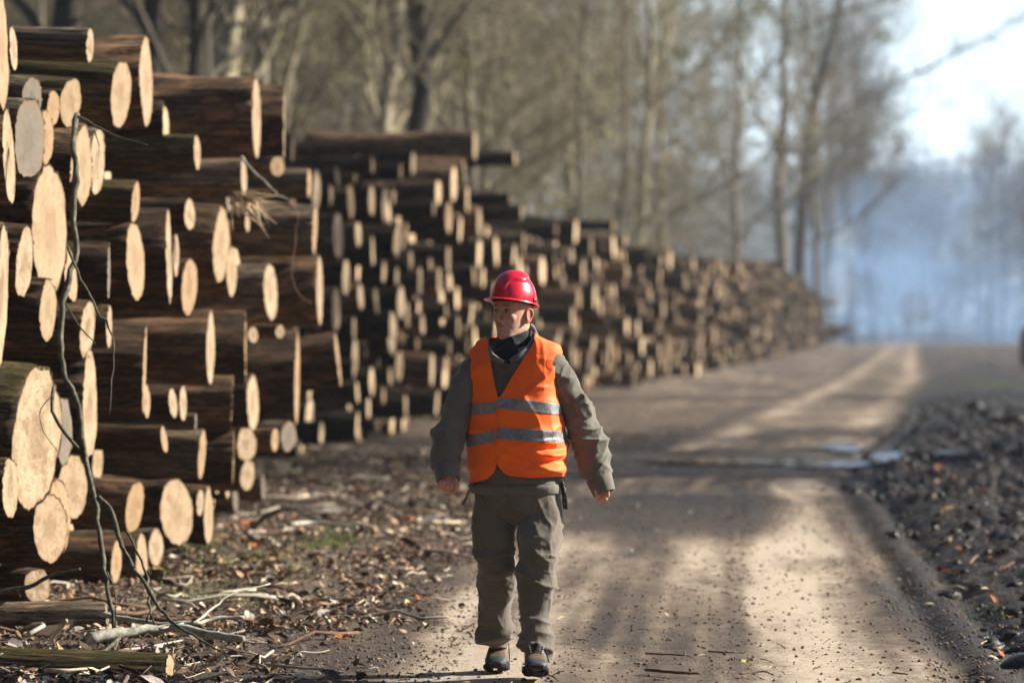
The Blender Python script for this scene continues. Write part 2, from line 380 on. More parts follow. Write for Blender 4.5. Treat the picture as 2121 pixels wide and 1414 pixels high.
def mk(name, V, Fs, mat):
    me = bpy.data.meshes.new(name); me.from_pydata(V.tolist(), [], Fs); me.materials.append(mat)
    me.polygons.foreach_set('use_smooth', [True]*len(me.polygons)); me.update(); return me
PROTO = []
for s_ in range(10):
    V, Fs, FV, FF = log_mesh(s_+1, slant=random.uniform(-.15, .15))
    PROTO.append((V, Fs, FV, FF))
MESHC = {}
def log_meshes(pi, bi, fi):
    key = (pi, bi, fi)
    if ('b', pi, bi) not in MESHC: MESHC[('b', pi, bi)] = mk('log_bark', PROTO[pi][0], PROTO[pi][1], BARK[bi])
    if ('f', pi, fi) not in MESHC: MESHC[('f', pi, fi)] = mk('log_end', PROTO[pi][2], PROTO[pi][3], FACE[fi])
    return MESHC[('b', pi, bi)], MESHC[('f', pi, fi)]

# hand measured sawn ends of the near stack: px, py, height, width (photo pixels), tilt deg, bark, face, look
N_ = [
 (4,105,235,24,0,0,0,'tall sawn log end'),(28,103,97,18,-4,1,0,'small sawn log end'),(186,95,74,18,2,1,0,'slim brown log lying on top'),
 (250,198,152,40,7,2,0,'thick log sloping down to its pale leaning end'),(302,167,182,22,0,0,0,'thick dark log with a tall narrow pale end'),(146,212,100,35,3,2,0,'mossy log with a pale oval end'),
 (66,205,88,33,3,1,1,'short grey sawn end'),(60,290,165,58,0,1,1,'weathered grey brown sawn end'),(94,285,118,34,0,0,2,'tan sawn end'),
 (110,225,72,24,0,0,2,'small tan sawn end'),(18,325,205,20,-2,0,0,'narrow tall sawn end'),(103,478,295,72,-2,3,0,'very large pale sawn end'),
 (172,340,165,32,3,0,0,'pale sawn end with a bark flake'),(201,338,150,28,0,1,0,'oval pale sawn end'),(150,335,90,12,0,3,0,'thin sliver of a sawn end'),
 (408,315,75,20,1,2,0,'mossy log with yellow green moss'),(338,248,75,10,0,3,0,'small narrow sawn end'),(531,243,182,15,0,0,0,'huge dark log with a thin bright end'),
 (588,258,165,3,0,3,0,'dark log with ragged bark rim'),(505,368,85,12,-2,1,0,'long bent grey log with peeled patches'),(575,345,44,34,0,1,2,'small tan sawn end'),
 (280,420,85,16,2,2,2,'short mossy log with orange end'),(393,445,70,22,0,3,0,'half shaded sawn end'),(458,505,155,28,4,0,0,'tall bright sawn end'),
 (512,460,45,14,0,0,0,'small bright sawn end'),(640,380,64,8,0,1,2,'short brown log'),(652,475,110,10,0,1,2,'rough grey brown log'),
 (662,600,145,13,0,0,0,'brown log with a tall thin bright end'),(50,545,150,42,5,3,0,'dark log with a clean oval end'),(3,610,320,26,0,0,0,'very tall sawn end at the picture edge'),
 (99,640,130,28,3,3,0,'bearded bark log with a narrow pale end'),(146,570,115,22,0,3,0,'sawn end half hidden'),(280,543,170,40,-1,3,0,'thick dark log with a pale oval end'),
 (350,535,195,14,-1,3,0,'thick dark log with a thin upright end'),(364,527,98,13,0,3,0,'narrow bright sawn end'),(392,595,120,34,0,0,2,'orange tinted sawn end'),
 (480,563,110,24,2,0,0,'oval bright sawn end'),(560,605,125,22,-1,1,0,'grey log with an oval bright end'),(436,724,162,17,-1,0,0,'thick log with stripped pale underside'),
 (508,722,147,2,0,3,2,'dark brown log showing no end'),(181,682,130,28,3,0,0,'pale leaning sawn end'),(186,840,225,37,0,3,0,'tall pale sawn end'),
 (226,677,95,18,3,2,0,'small ragged sawn end'),(299,762,182,3,0,3,2,'dark upright edged log'),(76,905,310,85,3,2,0,'largest sawn end of the stack'),
 (132,890,150,28,2,1,1,'weathered grey sawn end'),(418,940,112,14,5,1,2,'long log with deep furrowed bark'),(405,873,38,6,0,1,1,'thin grey log'),
 (303,830,70,14,0,3,0,'bright sliver of a sawn end'),(358,835,65,12,0,3,0,'small bright sawn end'),(379,835,78,15,0,3,0,'narrow pale sawn end'),
 (480,835,118,3,0,0,2,'reddish brown log'),(523,835,120,22,0,3,0,'bright oval sawn end'),(615,785,190,7,0,3,2,'massive black brown log'),
 (700,745,118,6,-7,3,2,'dark log with a slanted end'),(524,693,36,20,0,0,0,'small bright knot sized end'),(580,687,30,18,0,0,0,'tiny bright end'),
 (510,920,72,38,-3,0,0,'bright wide sawn end'),(512,983,66,26,0,0,0,'bright tapering sawn end'),(483,950,118,3,0,3,2,'dull brown log'),
 (569,910,52,8,0,0,2,'short brown log'),(597,905,62,30,0,1,1,'pale blurred sawn end'),(103,1094,150,62,1,0,0,'round sawn end with clear growth rings'),
 (120,1072,165,52,0,0,2,'tan sawn end behind a ringed one'),(151,1010,135,52,2,3,0,'pale sawn end narrowing downward'),(278,1052,115,34,6,0,2,'leaning tan sawn end'),
 (293,1162,118,24,0,0,0,'pale sawn end near the ground'),(240,1165,95,22,3,0,2,'tan sawn end near the ground'),(366,1062,150,66,-4,3,0,'broad bright split end'),
 (414,1040,60,14,0,3,0,'thin bright end'),(432,1068,128,18,3,3,0,'slim bright end'),(323,1135,82,30,0,1,0,'pale end sunk in the litter'),
 (78,1212,70,66,0,0,0,'flat pale sawn end'),(20,1010,130,30,0,3,0,'dark log at the picture edge'),(225,560,120,14,0,3,1,'dull sawn end in a gap'),(340,910,60,12,0,3,2,'low dark log'),
]
F_ = [
 (606,310,60,22),(781,306,30,0),(772,341,40,0),(855,338,50,0),(830,355,40,20),(984,302,64,0),(1067,327,38,0),(961,355,60,0),(968,412,64,0),(940,380,75,0),(908,398,53,0),(899,431,34,24),(993,462,65,0),(993,525,64,0),(982,571,42,25),(1028,520,70,0),(1057,412,30,0),(1081,440,40,0),(1085,504,57,0),(1065,529,52,0),(636,373,53,0),(655,394,90,0),(698,366,46,0),(685,405,53,0),(735,370,25,14),(751,375,28,14),(770,416,66,0),(804,437,60,0),(742,486,57,0),(772,520,62,0),(823,500,72,0),(700,490,95,0),(717,575,80,0),(795,562,50,30),(848,552,26,0),(890,548,30,24),(910,582,60,0),(929,568,40,0),(747,615,60,0),(779,624,60,0),(830,626,68,24),(696,642,95,0),(811,670,60,0),(875,670,45,0),(733,680,50,0),(924,642,35,20),(947,620,45,0),(977,650,55,24),(949,675,50,24),(822,572,40,20),(812,690,100,0),(735,740,80,0),(895,765,70,0),(905,835,60,0),(740,880,60,0),(840,840,50,0),(770,790,60,0),
 (1152,475,35,0),(1193,479,60,0),(1225,509,52,0),(1271,509,50,0),(1248,509,35,0),(1295,498,27,0),(1271,468,26,0),(1150,532,50,0),(1124,562,75,0),(1340,532,66,0),(1388,540,52,0),(1367,573,58,0),(1299,562,34,0),(1329,581,34,0),(1346,611,30,0),(1420,581,42,0),(1233,615,70,0),(1261,611,62,0),(1195,619,50,0),(1186,653,45,0),(1152,566,32,0),(1374,641,50,28),(1329,641,36,0),(1423,683,55,0),(1450,649,42,0),(1518,638,30,0),(1455,604,34,0),(1486,604,34,0),(1401,615,30,0),(1627,551,50,0),(1602,600,60,0),(1589,645,48,0),(1563,687,30,0),(1589,694,28,0),(1263,720,72,0),(1222,751,66,0),(1299,675,42,0),(1321,679,40,0),(1361,679,42,0),(1367,728,58,28),(1348,762,55,0),(1314,781,42,20),(1280,781,30,20),(1384,758,50,0),(1506,728,27,20),(1431,747,36,0),(1446,777,40,0),(1669,694,24,0),(1738,626,24,16),(1740,694,30,16),(1763,679,40,0),(1570,743,30,0),(1190,700,60,0),(1205,560,40,0),(1480,700,40,0),(1540,680,34,0),(1640,640,34,0),(1700,650,30,0),(1660,610,30,0),(1715,700,24,0),
]
L_ = []
lr = random.Random(3)
for (px, py, h, w_, tl, b_, f_, look) in N_:
    L_.append(dict(px=px, py=py, h=h, w=w_, tl=tl, b=b_, f=f_, look=look, Z=39293/(1895.7-px), near=True))
for (px, py, h, w_) in F_:
    h = h-(1 if px < 1000 else 4); w_ = 0; h = min(h/.93, .62*F/min(58541/(1905-px), 330))
    L_.append(dict(px=px, py=py, h=h*.93, w=w_, tl=lr.uniform(-3, 3), b=lr.choice([3, 4, 4, 4, 0]), f=lr.choice([3, 3, 3, 0]), look='', Z=min(58541/(1905-px), 330), near=False))
for d in L_: d['Z0'] = d['Z']
for it in range(60):                                     # push neighbours apart in depth
    L_.sort(key=lambda d: d['Z'])
    for i, a in enumerate(L_):
        ra = a['h']/2*a['Z']/F; za = (680-a['py'])*a['Z']/F
        for b_ in L_[i+1:]:
            if b_['Z']-a['Z'] > 1.2: break
            rb = b_['h']/2*b_['Z']/F; zb = (680-b_['py'])*b_['Z']/F
            need = (ra+rb)*.93; dz = abs(za-zb)
            if dz < need:
                wz = math.sqrt(need*need-dz*dz); gap = b_['Z']-a['Z']
                if gap < wz:
                    m = min((wz-gap)/2, .05)
                    if a['px'] <= b_['px']: a['Z'] -= m; b_['Z'] += m
                    else: a['Z'] += m*.6; b_['Z'] -= m*.6
    for d in L_: d['Z'] += (d['Z0']-d['Z'])*.05
# circle packing for the rest of the stacks
def htop(Z):
    px = (39293/Z*-1+1895.7) if Z < 34 else 1905-58541/Z
    yt = np.interp(px, [0, 200, 300, 310, 520, 600, 605, 660, 700, 820, 960, 1060, 1100, 1200, 1400, 1470, 1580, 1630, 1660, 1715, 1770], [110, 110, 130, 230, 200, 200, 360, 430, 310, 300, 330, 400, 440, 450, 492, 528, 528, 538, 562, 608, 640])
    return EYE+(680-yt)*Z/F
occ = [(d['Z'], EYE-(d['py']-680)*d['Z']/F, d['h']/2*d['Z']/F) for d in L_]
cell = {}
def put(c):
    cell.setdefault(int(c[0]//.6), []).append(c)
for c in occ: put(c)
fill = []
for k in range(110000):
    Z = 20.2+lr.random()**1.5*(330-20.2)
    if 32.8 < Z < 35.2: continue
    r = lr.uniform(.11, .27) if Z < 60 else lr.uniform(.16, .33); zt = htop(Z)-(.25-.25*math.sin(Z*1.3))*(Z > 50)*min(1, 60/Z)-(.22-.22*math.sin(Z*.47+1))*(Z > 50)*min(1, 60/Z)-(.9 if (Z % 17.) < 1.1 and Z > 60 else 0); z = lr.uniform(r*.8, max(r, zt-r))
    if z+r > zt: continue
    ok = True
    for kk in range(int((Z-.6)//.6), int((Z+.6)//.6)+1):
        for (Z2, z2, r2) in cell.get(kk, ()):
            if (Z-Z2)**2+(z-z2)**2 < (r+r2)**2*.9: ok = False; break
        if not ok: break
    if not ok: continue
    if Z > 120 and lr.random() < .3: continue
    put((Z, z, r)); fill.append((Z, z, r))
for (Z, z, r) in fill:
    p = min(.1, lr.gauss(-.78, .42)) if Z > 34 else lr.uniform(-1.1, -.45)
    X_ = float(fronts(Z))+p; px = 1060.5+X_/Z*F
    L_.append(dict(px=px, py=680-(z-EYE)*F/Z, h=2*r*F/Z, w=0, tl=lr.uniform(-2, 2), b=lr.choice([3, 4, 4, 4] if Z > 34 else [0, 3, 3, 1, 1]), f=lr.choice([3, 3, 0, 2] if Z > 34 else [0, 0, 0, 1, 2]), look='', Z=Z, near=Z < 34, fill=True))
L_.sort(key=lambda d: d['Z'])
# how much of each one the photograph shows (coarse raster, nearest first)
buf = np.zeros((354, 531), bool)
for d in L_:
    x1 = int(d['px']/4); x0 = int((d['px']-2.7*F/d['Z'])/4); y0 = int((d['py']-d['h']/2)/4); y1 = int(round((d['py']+d['h']/2)/4))
    x0, x1, y0, y1 = max(x0, 0), min(x1+1, 531), max(y0, 0), min(max(y1, y0+1), 354)
    if x1 <= x0 or y1 <= y0: d['vis'] = 0; continue
    s_ = buf[y0:y1, x0:x1]; d['vis'] = int((~s_).sum()); s_[:] = True
hand = [d for d in L_ if not d.get('fill')]; rest = sorted([d for d in L_ if d.get('fill')], key=lambda d: -d['vis'])
NIND = 298-len(hand); indiv = hand+rest[:NIND]; mass = rest[NIND:]
print('LOGS', len(hand), len(rest), 'vis>0 in mass', sum(d['vis'] > 0 for d in mass))

def frame(d):
    Z = d['Z']; al = (d['px']-1060.5)/F; r = d['h']/2*Z/F
    c = P(d['px'], d['py'], Z)
    if d['w']: psi = -math.asin(min(.9, 1.08*d['w']/d['h']))-al
    else: psi = math.radians(-5.85)+lr.gauss(0, .035)
    psi = max(-.75, min(.2, psi))
    if c.z-r < -.12: c.z = r-.12
    return c, r, psi, math.radians(d['tl'])
# position words, so that each label points to one log
XZ = [(0, 60, 'against left picture edge'), (60, 130, 'beside left picture edge'), (130, 200, 'behind the hanging branch'), (200, 310, 'right of hanging branch'), (310, 400, 'in near stack middle'), (400, 470, 'past near stack middle'), (470, 560, 'towards near stack road end'), (560, 720, 'at near stack road end')]
FZ = [(560, 720, 'beside the near stack'), (720, 790, 'a little right of the near stack'), (790, 860, 'half way from near stack to worker'), (860, 930, 'left of the worker'), (930, 1005, 'close left of the red hard hat'), (1005, 1110, 'above the red hard hat'), (1110, 1170, 'close right of the red hard hat'), (1170, 1230, 'right of the worker shoulder'), (1230, 1290, 'right of the worker elbow'), (1290, 1350, 'well right of the worker'), (1350, 1410, 'where the stack starts to sink'), (1410, 1500, 'in the sinking middle of the stack'), (1500, 1600, 'towards the far end of the stack'), (1600, 1700, 'near the far end of the stack'), (1700, 1900, 'at the smoky far end of the stack')]
ORD = ['topmost', 'second from the top', 'third from the top', 'fourth from the top', 'fifth from the top', 'sixth from the top', 'seventh from the top', 'eighth from the top', 'ninth from the top', 'tenth from the top', 'eleventh from the top', 'twelfth from the top']+['%dth from the top' % i for i in range(13, 60)]
for near, ZN in ((True, XZ), (False, FZ)):
    for x0, x1, words in ZN:
        g = sorted([d for d in indiv if d['near'] == near and x0 <= d['px'] < x1], key=lambda d: d['py'])
        for i, d in enumerate(g):
            bk = ['brown', 'grey', 'mossy', 'dark', 'blackish'][d['b']]
            if near: d['label'] = '%s, %s %s' % (d['look'] or bk+' log in a gap', ORD[i].replace(' from the top', ' down'), words)
            else: d['label'] = 'blurred %s log, %s %s' % (bk, ORD[i].replace(' from the top', ' down'), words)
for d in indiv:
    if 'label' not in d: d['label'] = 'log mostly hidden in the %s stack' % ('near' if d['near'] else 'long blurred')
for i, d in enumerate(indiv):
    c, r, psi, tl = frame(d); pi = lr.randrange(10)
    mb, mf = log_meshes(pi, d['b'], d['f'])
    o = ob('log', mb, None, d['label'], 'log', 'logs of the near stack' if d['near'] else 'logs of the long stack along the road')
    f = ob('cut_end', mf, o)
    o.location = c; ov = lr.uniform(.94, 1.06)
    rot = lr.uniform(0, 2*PI) if not (d['look'] and d['h'] > 140) else lr.uniform(0, 6.28)
    sgrow = .97
    o.rotation_euler = (Matrix.Rotation(psi, 3, 'Z') @ Matrix.Rotation(tl+(lr.gauss(0, .02) if d['near'] else 0), 3, 'Y') @ Matrix.Rotation(rot, 3, 'X')).to_euler()
    o.scale = (1, r*sgrow, r*sgrow)
# the remaining logs of the long stack: too many to count
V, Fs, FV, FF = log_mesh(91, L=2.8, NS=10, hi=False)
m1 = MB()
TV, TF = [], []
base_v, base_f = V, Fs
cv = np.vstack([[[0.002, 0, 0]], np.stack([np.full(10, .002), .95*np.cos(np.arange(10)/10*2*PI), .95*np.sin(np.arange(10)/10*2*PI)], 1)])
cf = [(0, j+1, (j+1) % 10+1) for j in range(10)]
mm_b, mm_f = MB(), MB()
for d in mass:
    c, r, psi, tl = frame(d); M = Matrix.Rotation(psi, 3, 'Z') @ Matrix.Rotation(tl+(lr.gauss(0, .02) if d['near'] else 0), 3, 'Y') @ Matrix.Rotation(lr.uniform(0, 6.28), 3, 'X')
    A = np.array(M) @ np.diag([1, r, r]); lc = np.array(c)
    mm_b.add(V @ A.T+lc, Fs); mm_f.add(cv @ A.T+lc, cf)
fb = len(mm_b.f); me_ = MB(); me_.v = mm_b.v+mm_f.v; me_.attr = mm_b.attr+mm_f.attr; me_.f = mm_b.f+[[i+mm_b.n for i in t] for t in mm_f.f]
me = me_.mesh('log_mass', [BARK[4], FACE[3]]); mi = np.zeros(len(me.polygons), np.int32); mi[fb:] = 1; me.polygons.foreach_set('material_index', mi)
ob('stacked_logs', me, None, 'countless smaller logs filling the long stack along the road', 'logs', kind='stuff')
# logs lying on the ground in the left foreground
def lying(pxr, pyr, Zr, L, r, yaw, pitch, bi, fi, label, pi):
    mb, mf = log_meshes(pi, bi, fi); o = ob('log', mb, None, label, 'log', 'logs lying loose on the ground'); ob('cut_end', mf, o)
    o.location = P(pxr, pyr, Zr); o.rotation_euler = (Matrix.Rotation(yaw, 3, 'Z') @ Matrix.Rotation(pitch, 3, 'Y')).to_euler(); o.scale = (L/2.8, r, r)
lying(353, 1400, 17.6, 2.6, .102, -.13, .03, 2, 0, 'mossy cracked log lying on the litter in the bottom left corner', 3)
lying(222, 1284, 20.2, 2.6, .098, .03, .0, 1, 1, 'smooth grey barked log lying on the ground below the near stack', 6)
# ================================================================== TREES
def tree_bark(name, lo, hi, green=.3):
    q = NT(name, .95, .1); v = q.coord((1, 1, .25)); oi = q.n('ShaderNodeObjectInfo')
    c = q.ramp(q.noise(v, 7, 5, .7), [(.3, lo), (.7, hi)])
    c = q.mix(q.math('MULTIPLY', q.ramp(q.noise(q.coord(), .7, 3), [(.45, 0.), (.65, 1.)]), green), c, (.13, .14, .055))
    c = q.mix(q.math('MULTIPLY', oi.outputs['Random'], .35), c, lo)
    return q.fin(c, q.bump(q.noise(v, 12, 4, .7), .6, .03))
TB = [tree_bark('tree_bark_grey', (.085, .066, .048), (.27, .24, .19)), tree_bark('tree_bark_dark', (.02, .018, .016), (.07, .06, .05), .1), tree_bark('tree_bark_pale', (.18, .15, .10), (.39, .35, .26), .45)]
TWIG = [tree_bark('twig_bark', (.088, .068, .045), (.26, .225, .165), .35), tree_bark('twig_bark_dark', (.05, .042, .035), (.13, .11, .09), .1), tree_bark('twig_bark_hazel', (.165, .135, .08), (.36, .32, .22), .5)]
def make_tree(seed, H, r0, fork=.45, spread=.7, nb=16, lean=(0, 0), dense=1.):
    rg = np.random.default_rng(seed); tk = MB(); cr = MB()
    n = 14; z = np.linspace(-.4, H, n); w1 = rg.normal(0, .012*H, (n, 2)); w1[0] = 0; w1 = np.cumsum(w1, 0)*.45
    t = np.clip(z/H, 0, 1)
    pts = np.stack([w1[:, 0]+lean[0]*t**1.3*H, w1[:, 1]+lean[1]*t**1.3*H, z], 1)
    rad = r0*(1-t*.85)**.9; rad[0] *= 1.5; rad[1] *= 1.06
    tk.tube(pts, rad, 10)
    def branch(p, d, L, r, lev):
        m = 5 if lev < 2 else 3
        P_ = [p]; dd = d.copy()
        for i in range(m):
            dd = dd+rg.normal(0, .16, 3)+np.array([0, 0, .10 if lev < 2 else .03]); dd /= np.linalg.norm(dd); P_.append(P_[-1]+dd*L/m)
        cr.tube(P_, np.linspace(r, r*.35, m+1), 5 if lev == 0 else 3, cap=False)
        if lev < 3:
            kids = int((6, 5, 4)[lev]*dense)
            for k in range(kids):
                u = rg.uniform(.25, 1.); i = min(m-1, int(u*m)); q_ = P_[i]+(P_[i+1]-P_[i])*(u*m-i)
                e = rg.normal(0, 1, 3); e -= e.dot(dd)*dd; e /= np.linalg.norm(e)
                nd = dd*.75+e*spread; nd /= np.linalg.norm(nd)
                branch(q_, nd, L*rg.uniform(.4, .65), r*(.5 if lev < 2 else .55), lev+1)
    for k in range(nb):
        u = rg.uniform(fork, 1.)**.9 if k > 2 else rg.uniform(fork*.6, fork); i = min(n-2, int(u*(n-1))); q_ = pts[i]+(pts[i+1]-pts[i])*(u*(n-1)-i)
        a = rg.uniform(0, 2*PI); d = np.array([math.cos(a), math.sin(a), rg.uniform(.25, 1.3)]); d /= np.linalg.norm(d)
        branch(q_, d, H*rg.uniform(.16, .36)*(1.15-u*.5), rad[i]*.45, 0)
    return tk, cr
TP = []
for s_, (H, r0, fork, spread, nb) in enumerate([(21, .24, .35, .8, 20), (18, .17, .3, .9, 20), (24, .30, .4, .7, 22), (15, .10, .25, .8, 18), (19, .14, .5, .6, 16), (11, .07, .15, .9, 18)]):
    tk, cr = make_tree(100+s_, H, r0, fork, spread, nb)
    TP.append([(tk.mesh('trunk', [TB[k]]), cr.mesh('crown', [TWIG[k]])) for k in range(3)])
tr_ = random.Random(5)
def tree(px, Z, proto, k, scale=1., rot=None, label='', group='bare trees behind the log stacks', name='bare_tree'):
    X_ = (px-1060.5)/F*Z
    e = ob(name, None, None, label, 'tree', group, loc=(X_, Z, float(gh(X_, Z))))
    e.rotation_euler = (tr_.uniform(-.04, .04), tr_.uniform(-.05, .05), rot if rot is not None else tr_.uniform(0, 6.28)); e.scale = (scale,)*3
    a, b_ = TP[proto][k]; ob('trunk', a, e); ob('crown', b_, e)
    return e
# trees one can tell apart in the blur: pixel x, distance, prototype, tone, words
for (px, Z, pr, k, s_, lb) in [
  (105, 62, 2, 1, 1.0, 'thick black trunk rising behind the near stack, leftmost dark one'), (262, 70, 0, 1, 1.0, 'dark trunk behind the near stack, above its highest logs'),
  (352, 66, 1, 1, 1.1, 'dark trunk just right of the highest pale log ends'), (700, 118, 4, 0, 1.2, 'grey trunk in front of a patch of blue sky, left of the dark one'),
  (835, 88, 2, 1, 1.0, 'broad dark trunk above the second log stack'), (560, 92, 4, 2, 1.0, 'pale thin trunk above the ragged log rim'), (462, 80, 3, 2, 1.1, 'slim pale trunk between near stack and second stack'),
  (1190, 135, 4, 0, 1.1, 'grey tree standing above the worker shoulder'), (1372, 160, 4, 2, 1.25, 'slim sunlit trunk with a dark left side, standing free behind the logs'),
  (1530, 230, 1, 0, 1.5, 'grey tree with a mossy top left of the tall roadside trunk'), (1618, 285, 2, 0, 1.7, 'tall dark roadside trunk, the straightest beside the sky'),
  (1688, 320, 0, 0, 1.6, 'roadside tree leaning towards the road, nearest to the open sky'), (1722, 345, 4, 0, 1.3, 'thin roadside tree in front of the smoke'), (1765, 372, 0, 1, 1.5, 'dark twiggy tree just left of the open sky, in front of the smoke'), (1808, 410, 2, 1, 1.25, 'last dark tree before the gap of open sky'), (1700, 390, 2, 1, 1.5, 'dark dense tree behind the leaning roadside tree'), (1000, 110, 3, 2, 1.2, 'pale crooked tree above the red hard hat'),
  (1290, 140, 3, 0, 1.4, 'many stemmed tree left of the slim sunlit trunk')]:
    tree(px, Z, pr, k, s_, label=lb)
# the wood behind
i = 0; spots = []
for k in range(400):
    Z = tr_.uniform(72, 260); fx = float(fronts(Z)); X_ = fx-tr_.uniform(3.4, 60)
    px = 1060.5+X_/Z*F
    if px < -150: continue
    if any((X_-a)**2+(Z-b_)**2 < 9 for a, b_ in spots): continue
    spots.append((X_, Z))
spots.sort(key=lambda t: t[1])
spots = spots[:95]
def wood_words(px, n):
    z = [(-200, 150, 'behind the left edge of the near stack'), (150, 400, 'behind the top of the near stack'), (400, 620, 'above the road end of the near stack'), (620, 800, 'above the start of the second stack'), (800, 980, 'above the highest logs of the second stack'), (980, 1120, 'above the red hard hat'), (1120, 1260, 'above the worker shoulder'), (1260, 1400, 'around the slim sunlit trunk'), (1400, 1560, 'left of the tall roadside trunks'), (1560, 1700, 'among the tall roadside trunks'), (1700, 3000, 'in front of the smoke')]
    for a, b_, w_ in z:
        if a <= px < b_: return w_
    return z[0][2]
cnt = {}
NEARW = ['nearest', 'second nearest', 'third nearest', 'fourth nearest', 'fifth nearest', 'sixth nearest', 'seventh nearest', 'eighth nearest', 'ninth nearest', 'tenth nearest', 'eleventh nearest', 'twelfth nearest']+['%dth nearest' % j for j in range(13, 60)]
for (X_, Z) in spots:
    px = 1060.5+X_/Z*F; w_ = wood_words(px, 0); c_ = cnt.get(w_, 0); cnt[w_] = c_+1
    pr = tr_.randrange(6); k = tr_.choices([0, 1, 2], [5, 2, 3])[0]
    tree(px, Z, pr, k, tr_.uniform(.8, 1.2), label='bare %s tree, %s of those %s' % (['grey', 'dark', 'pale'][k], NEARW[c_], w_), group='trees of the wood behind the logs')
# trees across the far end of the road
for j in range(22):
    Z = tr_.uniform(420, 520); px = 1700+j*24+tr_.uniform(-8, 8)
    tree(px, Z, tr_.randrange(3), 1, tr_.uniform(.95, 1.15)*(.85+.2*(j > 15)), label='hazy far tree behind the smoke, %s from the left in its row' % ((['first', 'second', 'third']+['%dth' % t for t in range(4, 40)])[j]), group='hazy trees across the end of the road')
# trees along the right side of the road: they stand outside the picture and shade the road
for (X_, Y_, pr, s_, lb) in [(15, 43, 0, 1, 'a'), (18, 50, 2, .9, 'b'), (20, 54, 0, 1.1, 'c'), (17, 47.5, 2, 1, 'd'), (22, 46, 1, 1.1, 'e'), (26, 58, 2, 1, 'f'), (25, 41.5, 4, .9, 'g'), (30, 62, 0, 1, 'h'), (34, 92, 0, 1, 'j')]:
    tree(1060.5+X_/Y_*F, Y_, pr, 1, s_, label='bare tree right of the road, outside the picture', group='trees right of the road')
# brush and far wood: one mass
def stems(n, box, rw, Lr, mats, name, label, up=.6, seed=1, cond=None):
    rg = np.random.default_rng(seed)
    c = rg.uniform([b[0] for b in box], [b[1] for b in box], (n, 3))
    if cond is not None: c = c[cond(c, rg)]
    n = len(c); c[:, 2] += gh(c[:, 0], c[:, 1])
    d = rg.normal(0, 1, (n, 3)); d[:, 2] = np.abs(d[:, 2])*up*2+.1; d /= np.linalg.norm(d, axis=1)[:, None]
    L = rg.uniform(*Lr, n)[:, None]; r = (rw[0]+(rw[1]-rw[0])*rg.random(n)**2.5)[:, None]
    e = rg.normal(0, 1, (n, 3)); e -= (e*d).sum(1)[:, None]*d; e /= np.linalg.norm(e, axis=1)[:, None]; g = np.cross(d, e)
    bend = rg.normal(0, .12, (n, 3))*L
    V = []
    for s_, rr in ((-.5, 1.), (0, .8), (.5, .3)):
        m = c+d*L*s_+(bend if s_ == 0 else 0)
        for a in (0, 2*PI/3, 4*PI/3): V.append(m+r*rr*(e*math.cos(a)+g*math.sin(a)))
    V = np.stack(V, 1).reshape(-1, 3); b0 = (np.arange(n)*9)[:, None, None]
    tpl = np.array([[i*3+j, i*3+(j+1) % 3, (i+1)*3+(j+1) % 3, (i+1)*3+j] for i in range(2) for j in range(3)])
    f = (b0+tpl[None]).reshape(-1, 4)
    me = npmesh(name, V, f, mats, True)
    me.polygons.foreach_set('material_index', np.repeat(rg.integers(0, len(mats), n), 6).astype(np.int32))
    return ob(name, me, None, label, 'brush', kind='stuff')
leftof = lambda m0, m1: (lambda c, rg: c[:, 0] < fronts(c[:, 1])-m0-rg.uniform(0, m1, len(c)))
stems(170000, [(-75, 22), (85, 270), (0, 26)], (.008, .065), (.7, 3.4), [TWIG[0], TWIG[2], TWIG[0], TWIG[1]], 'brushwood', 'tangled bare twigs and brush of the wood behind the logs', up=.5, seed=3, cond=lambda c, rg: (c[:, 0] < fronts(c[:, 1])-3.4) & (rg.uniform(0, 1, len(c)) < (1.15-c[:, 2]/34)*(.25+1.2*sm(-.35, .35, fbm(c[:, 0]*.16, c[:, 1]*.05, c[:, 2]*.22, oct=3, seed=401)))) & (c[:, 2] < 26-.05*np.clip(c[:, 0], 0, 40)))
stems(16000, [(-150, 20), (270, 330), (0, 28)], (.02, .07), (2, 6), [TWIG[0], TWIG[1]], 'far_brushwood', 'pale mass of far bare trees behind the wood', up=1., seed=4, cond=lambda c, rg: c[:, 0] < fronts(c[:, 1])-6)
stems(42000, [(10, 150), (500, 570), (0, 24)], (.03, .10), (1.5, 5), [TWIG[1], TWIG[0], TWIG[1]], 'hazy_wood', 'hazy mass of far trees across the end of the road', up=1., seed=5)
# unseen woodland added behind the camera and along both sides to cut sky light
stems(9000, [(-90, 90), (-38, -14), (0, 17)], (.08, .45), (2.5, 7), [TB[1], TWIG[1]], 'blocker_wood_behind', 'unseen woodland added behind the viewpoint to block sky light', up=1.2, seed=21)
stems(5000, [(-42, -14), (-16, 40), (0, 17)], (.08, .4), (2.5, 7), [TB[1], TWIG[1]], 'blocker_wood_left', 'unseen woodland added left of the near stack to block sky light', up=1.2, seed=22, cond=lambda c, rg: c[:, 0] < -11-.1*np.abs(c[:, 1]))
stems(5000, [(32, 55), (-16, 80), (0, 9)], (.08, .4), (2.5, 6), [TB[1], TWIG[1]], 'blocker_wood_right', 'unseen low woodland added right of the road to block sky light', up=1., seed=23)
